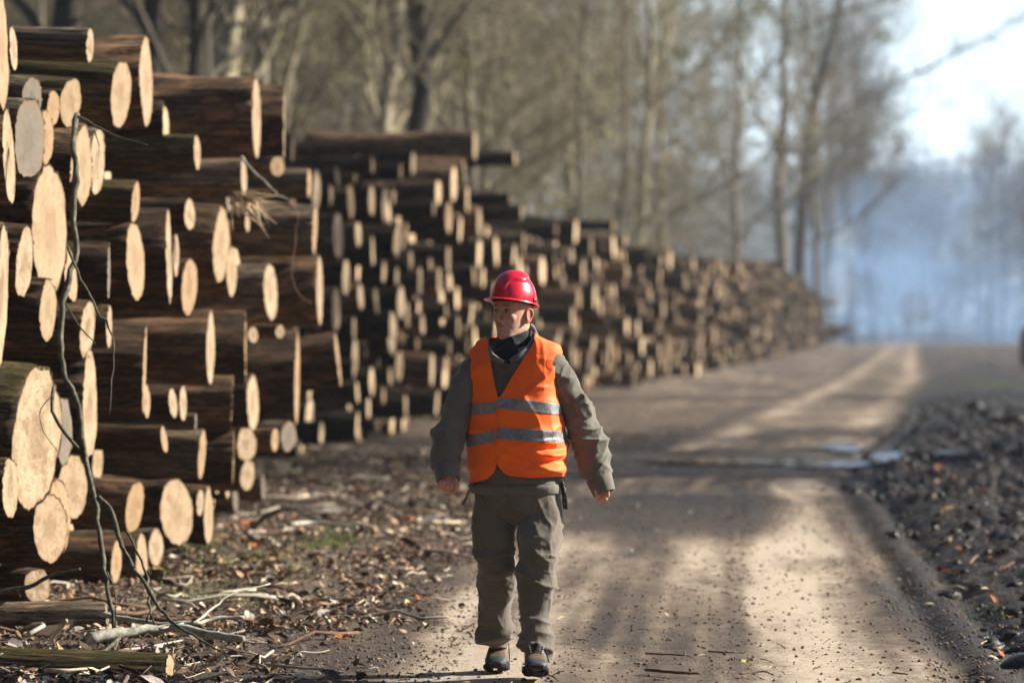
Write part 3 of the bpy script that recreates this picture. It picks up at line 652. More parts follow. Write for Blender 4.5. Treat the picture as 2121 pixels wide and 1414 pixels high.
# mistletoe balls
LEAFG = plain('mistletoe_leaf', (.16, .15, .035), .6, nscale=20, amt=.4)
def ball(px, py, Z, r, label):
    rg = np.random.default_rng(int(px)); b = MB(); c = np.array(P(px, py, Z))
    for k in range(420):
        d = rg.normal(0, 1, 3); d /= np.linalg.norm(d); p = d*r*rg.uniform(.25, 1)**.5
        u = np.cross(d, rg.normal(0, 1, 3)); u /= np.linalg.norm(u); L = r*.17
        b.add([p-u*L*.3, p+d*L*.7+u*.0, p+u*L*.3, p-d*L*.7], [(0, 1, 2, 3)])
    for k in range(26):
        d = rg.normal(0, 1, 3); d /= np.linalg.norm(d); b.tube([d*0, d*r*.5, d*r*.9+rg.normal(0, .05*r, 3)], [r*.03, r*.02, r*.01], 3)
    ob('mistletoe_ball', b.mesh('mistletoe', [LEAFG], False), None, label, 'mistletoe', 'mistletoe balls in the trees', loc=tuple(c))
for a in [(1830, 76, 288, .66, 'round olive mistletoe ball against the bright sky'), (1710, 155, 290, .5, 'small yellow green mistletoe ball left of the bright sky'), (1540, 60, 228, .7, 'yellowish mistletoe clump near the top edge, left of the tall trunks'), (1412, 110, 120, .3, 'dull green mistletoe clump above the slim sunlit trunk'), (1560, 10, 229, 1.1, 'large dark green mistletoe clump cut by the top edge'), (905, 60, 100, .3, 'green mistletoe clump right of the broad dark trunk'), (960, 130, 104, .35, 'olive mistletoe clump over the second log stack')]:
    ball(*a)
# long limb reaching over the road against the sky
b = MB(); rg = np.random.default_rng(77)
def limb(points, Z, r0, r1, side=40):
    pts = [np.array(P(x_, y_, Z+i*.9)) for i, (x_, y_) in enumerate(points)]
    b.tube(pts, np.linspace(r0, r1, len(pts)), 7)
    for k in range(side):
        u = rg.uniform(.15, 1)*(len(pts)-1); i = min(len(pts)-2, int(u)); p = pts[i]+(pts[i+1]-pts[i])*(u-i)
        d = rg.normal(0, 1, 3)+np.array([.4, 0, .5]); d /= np.linalg.norm(d); q_ = [p]
        for m in range(4): d = d+rg.normal(0, .25, 3); d /= np.linalg.norm(d); q_.append(q_[-1]+d*rg.uniform(.3, .85))
        b.tube(q_, [.045, .035, .026, .018, .01], 3)
# its trunk is the leaning roadside tree
trunk_pts = [(1655, 700), (1655, 560), (1662, 420), (1672, 280), (1700, 160), (1722, 80), (1745, -20), (1765, -160)]
pts = [np.array(P(x_, y_, 290)) for x_, y_ in trunk_pts]; pts[0][2] = float(gh(pts[0][0], 290))-.3
tkm = MB(); tkm.tube(pts, [.6, .48, .44, .40, .36, .31, .26, .17], 9)
e = ob('leaning_tree', None, None, 'leaning roadside tree whose long limb reaches right across the bright sky', 'tree', loc=(0, 0, 0))
e.location = tuple(pts[0]); sh = pts[0]
limb([(1668, 330), (1720, 250), (1790, 200), (1850, 172), (1930, 140), (2010, 95), (2080, 60), (2160, 10)], 290, 0.193, 0.0432, 90)
limb([(1670, 400), (1735, 330), (1800, 250), (1830, 200)], 290, 0.119, 0.0288, 60)
limb([(1660, 420), (1720, 380), (1780, 330), (1850, 310), (1930, 320)], 290, 0.119, 0.0288, 70)
limb([(1700, 160), (1760, 90), (1840, 30), (1880, -60)], 290, 0.104, 0.0288, 60)
limb([(1672, 280), (1620, 200), (1560, 130), (1520, 40)], 290, 0.119, 0.0288, 50)
t1 = ob('trunk', tkm.mesh('leaning_trunk', [TB[1]]), e); t1.location = tuple(-sh)
t2 = ob('crown', b.mesh('leaning_crown', [TWIG[1]]), e); t2.location = tuple(-sh)

# ================================================================== SMOKE AND HAZE
def volbox(name, lo, hi, label=None):
    lo, hi = np.array(lo, float), np.array(hi, float)
    v = [[(lo, hi)[i][0], (lo, hi)[j][1], (lo, hi)[k][2]] for i in (0, 1) for j in (0, 1) for k in (0, 1)]
    f = [(0, 1, 3, 2), (4, 6, 7, 5), (0, 4, 5, 1), (2, 3, 7, 6), (0, 2, 6, 4), (1, 5, 7, 3)]
    me = bpy.data.meshes.new(name); me.from_pydata(v, [], f); m = bpy.data.materials.new(name); m.use_nodes = True
    t = m.node_tree; t.nodes.clear(); o_ = t.nodes.new('ShaderNodeOutputMaterial'); pv = t.nodes.new('ShaderNodeVolumePrincipled')
    t.links.new(pv.outputs[0], o_.inputs['Volume']); me.materials.append(m)
    return ob(name, me, None, label, 'haze' if label else None, kind='stuff'), m, t, pv
HZ, hm, ht, hv = volbox('haze', (-300, -60, -3), (330, 950, 45), 'thin pale winter haze over the whole clearing')
hv.inputs['Density'].default_value = .00022; hv.inputs['Color'].default_value = (.78, .88, 1, 1); hv.inputs['Anisotropy'].default_value = .2
SMOKE = True
if SMOKE:
    # billowing smoke drifting across the end of the road: a closed puffy shell with even density inside
    def plume(name, blobs, dens, color, label):
        b = bmesh.new()
        for (px, py, Z, r, sx) in blobs:
            c = P(px, py, Z)
            bmesh.ops.create_icosphere(b, subdivisions=3, radius=1, matrix=Matrix.Translation(c) @ Matrix.Diagonal((r*sx, r*1.4, r, 1)))
        me = bpy.data.meshes.new(name); b.to_mesh(me); b.free()
        m = bpy.data.materials.new(name); m.use_nodes = True; t = m.node_tree; t.nodes.clear()
        o_ = t.nodes.new('ShaderNodeOutputMaterial'); pv = t.nodes.new('ShaderNodeVolumePrincipled'); t.links.new(pv.outputs[0], o_.inputs['Volume'])
        pv.inputs['Density'].default_value = dens; pv.inputs['Color'].default_value = (*color, 1); pv.inputs['Anisotropy'].default_value = .1
        me.materials.append(m)
        return ob(name, me, None, label, 'smoke', kind='stuff')
    rs = random.Random(9)
    blobs = [(1760+rs.uniform(-70, 340), 690-rs.random()**.8*330, rs.uniform(330, 430), rs.uniform(2.2, 5.5), rs.uniform(.9, 1.5)) for k in range(34)]
    blobs = [b_ for b_ in blobs if b_[1] > 330+(abs(b_[0]-1950)*.35)]
    plume('blue_smoke', blobs, .014, (.32, .54, .90), 'blue smoke drifting across the far end of the road')
    blobs = [(1738+rs.uniform(-12, 16)+(620-y_)*.06, y_, 320, rs.uniform(.8, 1.5), .8) for y_ in (625, 610, 590, 570, 545, 520, 490)]
    plume('white_smoke', blobs, .06, (.75, .88, 1.), 'small white puff of smoke rising behind the far end of the log stack')
# ================================================================== THE WORKER
ZM = 17.5; PXM = F/ZM
def Q(px, py, dz=0.): return np.array(P(px, py, ZM+dz))
def unit(v): v = np.asarray(v, float); return v/np.linalg.norm(v)
class Solid(MB):
    def loft(s, rings, n=36, pw=2.0):
        """rings: (centre, U, V) closed tube with rounded caps"""
        t = np.arange(n)/n*2*PI; e = 2/pw
        c_, s_ = np.cos(t), np.sin(t); c_ = np.sign(c_)*np.abs(c_)**e; s_ = np.sign(s_)*np.abs(s_)**e
        V = np.concatenate([np.asarray(c)+c_[:, None]*np.asarray(U)+s_[:, None]*np.asarray(W) for c, U, W in rings]); m = len(rings)
        fs = [(i*n+j, i*n+(j+1) % n, (i+1)*n+(j+1) % n, (i+1)*n+j) for i in range(m-1) for j in range(n)]
        fs.append(tuple(range(n))[::-1]); fs.append(tuple((m-1)*n+j for j in range(n))); s.add(V, fs)
    def limb(s, pts, rad, n=28, sub=4, flat=1., ref=(0, -1, 0)):
        """smooth limb through points, Catmull-Rom"""
        pts = np.array(pts, float); rad = np.array(rad, float); m = len(pts)
        T = np.linspace(0, m-1, (m-1)*sub+1); pp, rr = [], []
        for t in T:
            i = min(int(t), m-2); u = t-i; g = [max(0, i-1), i, i+1, min(m-1, i+2)]
            w_ = np.array([-.5*u+u*u-.5*u**3, 1-2.5*u*u+1.5*u**3, .5*u+2*u*u-1.5*u**3, -.5*u*u+.5*u**3])
            pp.append((pts[g]*w_[:, None]).sum(0)); rr.append((rad[g]*w_).sum())
        pp = np.array(pp); rr = np.array(rr); tg = np.gradient(pp, axis=0); tg /= np.linalg.norm(tg, axis=1)[:, None]
        rings = []
        # rounded ends
        for k, (a, sg) in enumerate(((0, -1), (len(pp)-1, 1))): pass
        P2 = [(pp[0]-tg[0]*rr[0]*q_, rr[0]*math.sqrt(max(.02, 1-q_*q_)), tg[0]) for q_ in (.95, .8, .5)]+[(p, r, t) for p, r, t in zip(pp, rr, tg)]+[(pp[-1]+tg[-1]*rr[-1]*q_, rr[-1]*math.sqrt(max(.02, 1-q_*q_)), tg[-1]) for q_ in (.5, .8, .95)]
        for p, r, t in P2:
            U = unit(np.cross(t, ref)); W = np.cross(t, U); rings.append((p, U*r, W*r*flat))
        s.loft(rings, n)
    def ell(s, c, r, M=None, n=28):
        u = np.linspace(0, PI, n//2+1)[1:-1]; t = np.arange(n)/n*2*PI
        V = [[0, 0, 1]]+[[math.sin(a)*math.cos(b), math.sin(a)*math.sin(b), math.cos(a)] for a in u for b in t]+[[0, 0, -1]]
        V = np.array(V)*np.array(r)
        if M is not None: V = V @ np.array(M).T
        V = V+np.array(c); m = len(u); fs = [(0, 1+j, 1+(j+1) % n) for j in range(n)]
        fs += [(1+i*n+j, 1+(i+1)*n+j, 1+(i+1)*n+(j+1) % n, 1+i*n+(j+1) % n) for i in range(m-1) for j in range(n)]
        fs += [(1+m*n, 1+(m-1)*n+(j+1) % n, 1+(m-1)*n+j) for j in range(n)]; s.add(V, fs)
def remesh(sol, voxel, smooth=3):
    """one continuous surface from overlapping solids -> triangle arrays"""
    me = sol.mesh('tmp'); o = bpy.data.objects.new('tmp', me); COL.objects.link(o)
    m = o.modifiers.new('r', 'REMESH'); m.mode = 'VOXEL'; m.voxel_size = voxel
    if smooth: m2 = o.modifiers.new('s', 'SMOOTH'); m2.iterations = smooth; m2.factor = .5
    dg = bpy.context.evaluated_depsgraph_get(); dg.update(); e = o.evaluated_get(dg).to_mesh()
    V = np.empty(len(e.vertices)*3, np.float32); e.vertices.foreach_get('co', V); V = V.reshape(-1, 3).astype(float)
    e.calc_loop_triangles(); T = np.empty(len(e.loop_triangles)*3, np.int32); e.loop_triangles.foreach_get('vertices', T); T = T.reshape(-1, 3)
    o.evaluated_get(dg).to_mesh_clear(); bpy.data.objects.remove(o); bpy.data.meshes.remove(me)
    return V, T
def normals(V, T):
    n = np.cross(V[T[:, 1]]-V[T[:, 0]], V[T[:, 2]]-V[T[:, 0]]); N = np.zeros_like(V)
    for k in range(3): np.add.at(N, T[:, k], n)
    return N/(np.linalg.norm(N, axis=1)[:, None]+1e-12)
def clip(V, T, f, extra=None):
    """keep the part of the surface where f>0, with clean edges"""
    V = list(map(tuple, V)); nV = len(V); f = np.asarray(f, float); s = (f > 0)[T].sum(1)
    keep = [tuple(t) for t in T[s == 3]]; cache = {}; out = []
    def cut(a, b):
        k = (min(a, b), max(a, b))
        if k not in cache:
            u = f[a]/(f[a]-f[b]); cache[k] = len(V); A, B = np.array(V[a]), np.array(V[b]); V.append(tuple(A+(B-A)*u))
        return cache[k]
    for t in T[(s > 0) & (s < 3)]:
        poly = []
        for i in range(3):
            a, b = t[i], t[(i+1) % 3]
            if f[a] > 0: poly.append(a)
            if (f[a] > 0) != (f[b] > 0): poly.append(cut(a, b))
        for k in range(1, len(poly)-1): out.append((poly[0], poly[k], poly[k+1]))
    T2 = np.array(keep+out); used = np.unique(T2); mp = np.full(len(V), -1); mp[used] = np.arange(len(used))
    return np.array(V)[used], mp[T2]
def polysd(poly, x, y):
    """signed distance to polygon, positive inside"""
    poly = np.array(poly, float); d = np.full(x.shape, 1e9); ins = np.zeros(x.shape, bool)
    for i in range(len(poly)):
        a, b = poly[i], poly[(i+1) % len(poly)]; e = b-a; t = np.clip(((x-a[0])*e[0]+(y-a[1])*e[1])/(e@e), 0, 1)
        d = np.minimum(d, np.hypot(x-a[0]-t*e[0], y-a[1]-t*e[1]))
        c = ((a[1] > y) != (b[1] > y)); xi = a[0]+(y-a[1])/(b[1]-a[1]+1e-12)*e[0]; ins ^= c & (x < xi)
    return np.where(ins, d, -d)
def pix(V): return 1060.5+V[:, 0]/V[:, 1]*F, 680-(V[:, 2]-EYE)*F/V[:, 1]
def ridged(x, y, z, seed):
    n = np.clip(1-1.7*np.abs(fbm(x, y, z, oct=2, seed=seed)), 0, 1); return 1.5*n**2.2-.45
def crease(x, y, z, ang, fv, fu, seed):
    a = math.radians(ang); v = z*math.cos(a)+x*math.sin(a); u = x*math.cos(a)-z*math.sin(a)
    n = np.clip(1-1.9*np.abs(fbm(u*fu+.35*vnoise(x*5, y*5, z*5, seed=seed+3), v*fv+.5*vnoise(x*6, y*6, z*6, seed=seed+5), y*fu*1.5, oct=1, seed=seed)), 0, 1); return 1.5*n**1.8-.42
ya = math.radians(15)
LT = np.array([math.cos(ya), -math.sin(ya), 0]); FT = np.array([-math.sin(ya), -math.cos(ya), 0]); UP = np.array([0, 0, 1.])
WK = ob('person', None, None, 'worker in red hard hat and orange reflective vest walking along the dirt road', 'person', loc=(0.03, ZM, 0))
off = -np.array([0.03, ZM, 0])
def wpart(name, V, T, mats, parent=WK, attrs=None, label=None, smooth=True):
    o = ob(name, npmesh(name, V+off, np.asarray(T), mats, smooth, attrs), parent, label); return o
def ringT(px, py, a, b, dz=0., tilt=0.): c = Q(px, py, dz); return (c, LT*a, FT*b+UP*tilt*b)
# ---- materials
def cloth(name, col, rough=.9, weave=420, amt=.18, seed=0):
    q = NT(name, rough, .15); v = q.coord(loc=(seed, 0, 0)); n_ = q.noise(v, 9, 5, .6); w_ = q.noise(v, weave, 2, .5)
    c = q.ramp(n_, [(.3, tuple(x*(1-amt) for x in col)), (.7, tuple(x*(1+amt) for x in col))])
    wr = q.noise(q.coord((1, 1, .6), loc=(seed, 3, 0)), 20, 3, .5, .2)
    q.b.inputs['Sheen Weight'].default_value = .25
    return q.fin(c, q.bump(w_, .12, .002, q.bump(wr, .4, .015)))
JACK = cloth('jacket_cloth', (.135, .124, .104)); TROU = cloth('trouser_cloth', (.120, .105, .086), seed=4); BLK = cloth('black_fleece', (.012, .012, .018), seed=2)
q = NT('hivis_orange', .62, .35); v = q.coord(); wr = q.noise(v, 16, 4, .55, 1.5); fine = q.noise(v, 600, 2)
q.b.inputs['Sheen Weight'].default_value = .15
c_ = q.ramp(q.noise(v, 6, 3), [(.3, (1.0, .12, .003)), (.7, (1.0, .16, .006))])
ORG = q.fin(c_, q.bump(fine, .08, .001, q.bump(wr, .14, .010)))
q = NT('reflective_band', .38, .6); v = q.coord(); cr = q.noise(v, 30, 3, .5, .8)
q.b.inputs['Metallic'].default_value = .25
REF = q.fin(q.ramp(cr, [(.35, (.16, .16, .17)), (.65, (.27, .27, .29))]), q.bump(q.noise(v, 700, 1), .2, .001, q.bump(cr, .22, .006)))
q = NT('helmet_plastic', .3, .5); q.b.inputs['Coat Weight'].default_value = .4; q.b.inputs['Coat Roughness'].default_value = .12
v = q.coord(); scf = q.ramp(q.noise(v, 90, 4, .8, 2.), [(.62, 0.), (.7, .35)])
HELM = q.fin(q.mix(scf, (.56, .006, .03), (.55, .12, .12)), q.bump(q.noise(v, 14, 3), .08, .004), q.ramp(q.noise(v, 30, 4), [(.3, .18), (.7, .38)]))
q = NT('skin', .5, .4); v = q.coord()
q.b.inputs['Subsurface Weight'].default_value = .15; q.b.inputs['Subsurface Radius'].default_value = (.01, .004, .002); q.b.inputs['Subsurface Scale'].default_value = .6
red, stub, dk = q.attr('red'), q.attr('stubble'), q.attr('dark')
mo = q.noise(v, 60, 4, .7); c_ = q.ramp(mo, [(.3, (.47, .245, .17)), (.7, (.60, .345, .25))])
c_ = q.mix(q.math('MULTIPLY', red, .7), c_, (.52, .13, .09))
sp = q.ramp(q.noise(v, 520, 2, .6), [(.4, 0.), (.6, 1.)]); c_ = q.mix(q.math('MULTIPLY', stub, q.math('ADD', q.math('MULTIPLY', sp, .5), .10)), c_, (.42, .34, .29))
c_ = q.mix(dk, c_, (.10, .06, .045))
SKIN = q.fin(c_, q.bump(q.noise(v, 260, 3), .35, .0016, q.bump(mo, .3, .003)))

# ---- torso, sleeves: the jacket
sh_R, sh_L = Q(992, 748, .03), Q(1136, 752, -.045)
armR = [sh_R, Q(976, 780, .01), Q(959, 820, -.01), Q(946, 860, -.03), Q(935, 900, -.05), Q(923, 940, -.08), Q(924, 960, -.10), Q(927, 972, -.12)]
radR = np.array([28, 30, 29, 28.5, 29.5, 32, 28, 22])/PXM
armL = [sh_L, Q(1160, 785, -.02), Q(1178, 820, 0.0), Q(1196, 860, .02), Q(1210, 900, .035), Q(1229, 930, .03), Q(1233, 962, .015), Q(1239, 982, 0.0), Q(1244, 994, -.005)]
radL = np.array([30, 31.5, 31, 32, 31.5, 32, 28.5, 25, 22])/PXM
J = Solid()
J.loft([ringT(1071, 1022, .196, .135), ringT(1071, 1012, .203, .14), ringT(1071, 980, .205, .146), ringT(1070, 930, .208, .152), ringT(1066, 860, .202, .142), ringT(1063, 800, .197, .128), ringT(1063, 755, .198, .113), ringT(1065, 732, .182, .098), ringT(1063, 720, .145, .082), ringT(1061, 714, .09, .06)], 60, 2.5)
J.limb(armR, radR); J.limb(armL, radL)
V, T = remesh(J, .0058, 4); N = normals(V, T)
def seg_dist(V, pts):
    pts = np.array(pts); best = np.full(len(V), 1e9); tt = np.zeros(len(V)); 
    for i in range(len(pts)-1):
        a, e = pts[i], pts[i+1]-pts[i]; t = np.clip(((V-a)@e)/(e@e), 0, 1); d = np.linalg.norm(V-a-t[:, None]*e, axis=1)
        m = d < best; best[m] = d[m]; tt[m] = i+t[m]
    return best, tt
dR, tR = seg_dist(V, armR); dL, tL = seg_dist(V, armL)
arm = np.maximum(sm(.095, .06, dR), sm(.10, .065, dL)); elb = np.maximum(np.exp(-((tR-4.9)/1.5)**2), np.exp(-((tL-4.8)/1.7)**2))*arm
x_, y_, z_ = V.T
# slanting folds: wrap round the sleeve, tighter at the elbow
fold = ridged(x_*7+z_*9, y_*7, z_*15-x_*10, 61)*(.35+.9*elb)+.5*ridged(x_*9-z_*9, y_*9, z_*18, 64)*(.4+.5*elb)
fold2 = ridged(x_*4, y_*4, z_*9, 67)*(1-arm)
fold3 = ridged(x_*2.6+z_*5, y_*3.5, z_*8-x_*2.5, 161)*(.5+.7*elb)
endf = 1-.8*np.maximum(sm(6.0, 6.9, tR)*(dR < .09), sm(6.8, 7.8, tL)*(dL < .09))
fold4 = ridged(x_*20+z_*12, y_*16, z_*30-x_*14, 166)
cs = .014*crease(x_, y_, z_, 28, 11, 3, 261)*(.5+.6*elb)+.013*crease(x_, y_, z_, -30, 10, 3, 265)*(.4+.7*elb)+.010*crease(x_, y_, z_, 4, 19, 4, 269)*(.25+elb)+.004*crease(x_, y_, z_, -55, 26, 9, 271)
disp = arm*endf*(.006*fold3+cs)+(1-arm)*.007*fold2
# gathered cuff lines
V = V+N*disp[:, None]
wpart('jacket', V, T, [JACK])
# sleeve cuffs, hem band
def cuff(pts, r0, r1, name='cuff'):
    c = Solid(); a, b = np.array(pts[0]), np.array(pts[1]); t = unit(b-a); U = unit(np.cross(t, [0, 1, 0])); W = np.cross(t, U)
    rs_ = [(a, r0*.93), (a+(b-a)*.03, r0), (a+(b-a)*.5, (r0+r1)/2*1.01), (b-(b-a)*.04, r1), (b, r1*.985), (b-(b-a)*.03, r1*.9), (a+(b-a)*.5, r1*.85)]
    c.loft([(p, U*r, W*r*.9) for p, r in rs_], 40); return c
cR = cuff([Q(925, 966, -.112), Q(929, 995, -.142)], 27/PXM, 25/PXM); me_ = cR.mesh('cuff', [JACK]); o = ob('cuff', me_, WK); o.location = tuple(off)
cL = cuff([Q(1240, 988, 0), Q(1252, 1021, -.015)], 28/PXM, 24/PXM); o = ob('cuff', cL.mesh('cuff', [JACK]), WK); o.location = tuple(off)
hb = Solid(); hb.loft([ringT(1071, 1000, .200, .140), ringT(1071, 1001, .212, .151), ringT(1071, 1010, .213, .152), ringT(1071, 1019, .210, .149), ringT(1071, 1021, .204, .144), ringT(1071, 1016, .19, .13)], 90, 2.5)
o = ob('hem_band', hb.mesh('hem_band', [JACK]), WK); o.location = tuple(off)
# arm pocket with flap on the sleeve on the picture's right
pk = Solid(); a, b = Q(1199, 822, -.055), Q(1216, 868, -.035); t = unit(b-a); U = unit(np.cross(t, [.25, -1, 0])); W = unit(np.cross(t, U))
pk.loft([(a, U*.026, W*.008), (a+t*.004, U*.031, W*.013), ((a+b)/2, U*.033, W*.02), (b-t*.006, U*.030, W*.016), (b, U*.024, W*.008)], 24, 4)
pk.loft([(a-t*.006, U*.030, W*.012), (a+t*.002, U*.034, W*.019), (a+t*.022, U*.035, W*.022), (a+t*.030, U*.033, W*.018)], 24, 4)
Vp, Tp = remesh(pk, .003, 2); Np = normals(Vp, Tp); Vp += Np*(.003*ridged(Vp[:, 0]*20, Vp[:, 1]*20, Vp[:, 2]*20, 5))[:, None]
wpart('sleeve_pocket', Vp, Tp, [JACK])
# ---- front closure: zip on the jacket
zm = plain('zip_metal', (.16, .12, .07), .35, .5, metal=.6)
def front_pt(px, py, lift=.0):
    """point on the torso front under a photo pixel"""
    c = Q(px, py, 0); rows = [(1022, .135), (980, .146), (930, .152), (860, .142), (800, .128), (755, .113), (728, .098), (700, .08), (685, .068)]
    b = np.interp(-py, [-r[0] for r in rows], [r[1] for r in rows]); cx = Q(1067, py)[0]; s_ = (c[0]-cx)/.2
    return np.array([c[0], ZM-(b*math.sqrt(max(.05, 1-min(.95, abs(s_+.28))**2.6))+lift), c[2]])
zp = MB()
pts = [front_pt(x, y, .006) for x, y in [(1047, 742), (1047, 765), (1046, 790), (1044, 815), (1042, 835)]]; zp.tube(pts, .0032, 6)
pts = [front_pt(x, y, .016) for x, y in [(1048, 985), (1048, 1000), (1048, 1019)]]; zp.tube(pts, .0035, 6)
o = ob('zip', zp.mesh('zip', [zm]), WK); o.location = tuple(off)
# ---- collars
C = Solid()
def nring(px, py, a, b, dz=0., tl=0.): return (Q(px, py, dz), LT*a+UP*tl*a, FT*b-UP*(tl*.8+.02)*b)
C.loft([nring(1056, 752, .085, .105, -.01, 0), nring(1056, 737, .098, .108, -.01, .02), nring(1057, 724, .100, .106, -.0, .05), nring(1059, 711, .094, .096, .005, .1), nring(1061, 699, .086, .088, .01, .16), nring(1062, 691, .080, .082, .015, .2), nring(1062, 689, .074, .076, .015, .2), nring(1062, 700, .066, .068, .01, .1)], 60, 2.2)
Vc, Tc = remesh(C, .005, 2); Nc = normals(Vc, Tc); Vc += Nc*(.005*ridged(Vc[:, 0]*8, Vc[:, 1]*8, Vc[:, 2]*14, 11))[:, None]
wpart('fleece_collar', Vc, Tc, [BLK])
# jacket collar: two standing flaps folded outwards
def flap(pts_in, pts_out, name, mat, th=.004):
    b = MB(); A = np.array(pts_in); B = np.array(pts_out); m = len(A); k = 5; V = []
    for i in range(m):
        for j in range(k):
            u = j/(k-1); p = A[i]*(1-u)+B[i]*u; V.append(p+np.array([0, -.008*math.sin(u*PI), .006*math.sin(u*PI)]))
    b.add(V, [(i*k+j, i*k+j+1, (i+1)*k+j+1, (i+1)*k+j) for i in range(m-1) for j in range(k-1)])
    o = ob(name, b.mesh(name, [mat]), WK); o.location = tuple(off); md = o.modifiers.new('t', 'SOLIDIFY'); md.thickness = th; md.offset = 0
    return o
COLR = cloth('collar_lining', (.10, .10, .13), seed=8)
flap([Q(1099, 672, .03), Q(1107, 684, -.02), Q(1104, 698, -.07), Q(1092, 715, -.115), Q(1072, 733, -.14), Q(1053, 745, -.148)],
     [Q(1107, 676, .03), Q(1115, 694, -.03), Q(1113, 712, -.075), Q(1098, 731, -.12), Q(1078, 744, -.143), Q(1058, 750, -.149)], 'collar_flap', COLR)
flap([Q(1012, 700, -.03), Q(1013, 716, -.07), Q(1022, 732, -.11), Q(1035, 742, -.13), Q(1045, 746, -.14)],
     [Q(1013, 712, -.03), Q(1011, 730, -.08), Q(1018, 744, -.12), Q(1031, 751, -.138), Q(1043, 753, -.146)], 'collar_flap', JACK)

# ---- vest
n_ = 220
VR = [(1006, .214, .156), (990, .216, .160), (960, .221, .168), (930, .223, .170), (895, .221, .166), (860, .217, .158), (825, .213, .149), (795, .211, .141), (765, .213, .131), (745, .215, .124), (730, .219, .116), (720, .217, .108), (712, .207, .098), (706, .181, .092), (700, .148, .086), (694, .118, .08), (688, .090, .076)]
ry = np.array([r[0] for r in VR][::-1], float); ra = np.array([r[1] for r in VR][::-1]); rb = np.array([r[2] for r in VR][::-1])
rows = np.concatenate([np.arange(688, 735, 1.2), np.arange(735, 1006.1, 2.)]); cxs = np.interp(rows, [688, 700, 712, 730, 760, 800, 860, 930, 1006], [1057, 1058, 1069, 1067, 1061, 1061, 1065, 1070, 1071])
def smooth_interp(x, xp, fp):
    y = np.interp(x, xp, fp); k = 2; yp = np.pad(y, k, mode='edge'); return np.convolve(yp, np.ones(2*k+1)/(2*k+1), 'same')[k:-k]
aa, bb = smooth_interp(rows, ry, ra), smooth_interp(rows, ry, rb)
th = np.arange(n_)/n_*2*PI; e = 2/2.5
cc_ = np.sign(np.cos(th))*np.abs(np.cos(th))**e; ss_ = np.sign(np.sin(th))*np.abs(np.sin(th))**e
Vv = np.concatenate([Q(cx, y)+cc_[:, None]*LT*a+ss_[:, None]*FT*b for cx, y, a, b in zip(cxs, rows, aa, bb)])
m = len(rows); Tv = []
for i in range(m-1):
    j = np.arange(n_); k = (j+1) % n_; a0, a1, b0, b1 = i*n_+j, i*n_+k, (i+1)*n_+j, (i+1)*n_+k
    Tv.append(np.stack([a0, b0, b1], 1)); Tv.append(np.stack([a0, b1, a1], 1))
Tv = np.concatenate(Tv); Nv = normals(Vv, Tv)
if (Nv[:, :2]*(Vv[:, :2]-Q(1067, 800)[:2])).sum() < 0: Tv = Tv[:, ::-1]; Nv = -Nv
x_, y_, z_ = Vv.T; PX, PY = pix(Vv); front = Nv[:, 1] < .25
Vv[:, 2] -= .024*sm(0, .12, -(Vv[:, 0]-Q(1060, 700)[0]))*sm(745, 705, PY)
d_ = .004*ridged(x_*3.5+z_*2, y_*5, z_*5-x_*2, 81)+.007*crease(x_, y_, z_, 14, 12, 2.2, 301)*sm(800, 860, PY)+.006*crease(x_, y_, z_, -40, 9, 2, 303)+.003*crease(x_, y_, z_, 62, 20, 5, 305)
d_ += .005*ridged(x_*11, y_*9, z_*2.5, 87)*sm(850, 760, PY)          # upright drag lines from the shoulders
bulge = lambda cx, cy, sx, sy, h: h*np.exp(-((PX-cx)/sx)**2-((PY-cy)/sy)**2)*front
d_ += bulge(1140, 918, 22, 7, .020)+bulge(1142, 941, 24, 7, .022)+bulge(1130, 972, 45, 9, .020)+bulge(1120, 893, 26, 8, .010)-bulge(1146, 930, 26, 5, .008)-bulge(1146, 955, 30, 6, .010)
d_ += bulge(1142, 775, 9, 20, .010)+bulge(1120, 802, 18, 5, .006)
xo = np.interp(PY, [825, 900, 960], [1033, 1027, 1030])
d_ += .006*sm(-3, 3, PX-xo)*front*sm(820, 835, PY)                     # right panel laps over the left
Vv = Vv+Nv*d_[:, None]; PX, PY = pix(Vv)
neck = polysd([(1002, 650), (1007, 698), (1014, 722), (1017, 755), (1024, 795), (1032, 826), (1042, 812), (1062, 778), (1085, 742), (1104, 712), (1109, 690), (1104, 650)], PX, PY)
bott = polysd([(1029, 958), (1034, 968), (1043, 979), (1056, 985), (1100, 989), (1172, 986), (1200, 1050), (950, 1050), (970, 999), (990, 997), (1008, 992), (1020, 982), (1026, 972)], PX, PY)
big = np.full(len(Vv), 50.)
fN = np.where(front, -neck, big); fB = np.where(front, -bott, 990-PY)
ax = Q(1058, 690); rn = np.hypot(Vv[:, 0]-ax[0], Vv[:, 1]-ax[1]); fT = np.where(Vv[:, 2] > Q(0, 712)[2], (rn-.102)*450, 50.)
dR, tR = seg_dist(Vv, armR[:5]); dL, tL = seg_dist(Vv, armL[:5])
sR = (Vv-armR[0])@(-LT); sL = (Vv-armL[0])@LT
fA = np.minimum(np.where((sR > -.02) & (PY > 722), (dR-.074)*450, 50.), np.where((sL > -.02) & (PY > 722), (dL-.076)*450, 50.))
ff = np.minimum(np.minimum(fN, fB), np.minimum(fT, fA))
V1, T1 = clip(Vv, Tv, ff)
o = wpart('vest', V1, T1, [ORG]); md = o.modifiers.new('t', 'SOLIDIFY'); md.thickness = .003; md.offset = -1
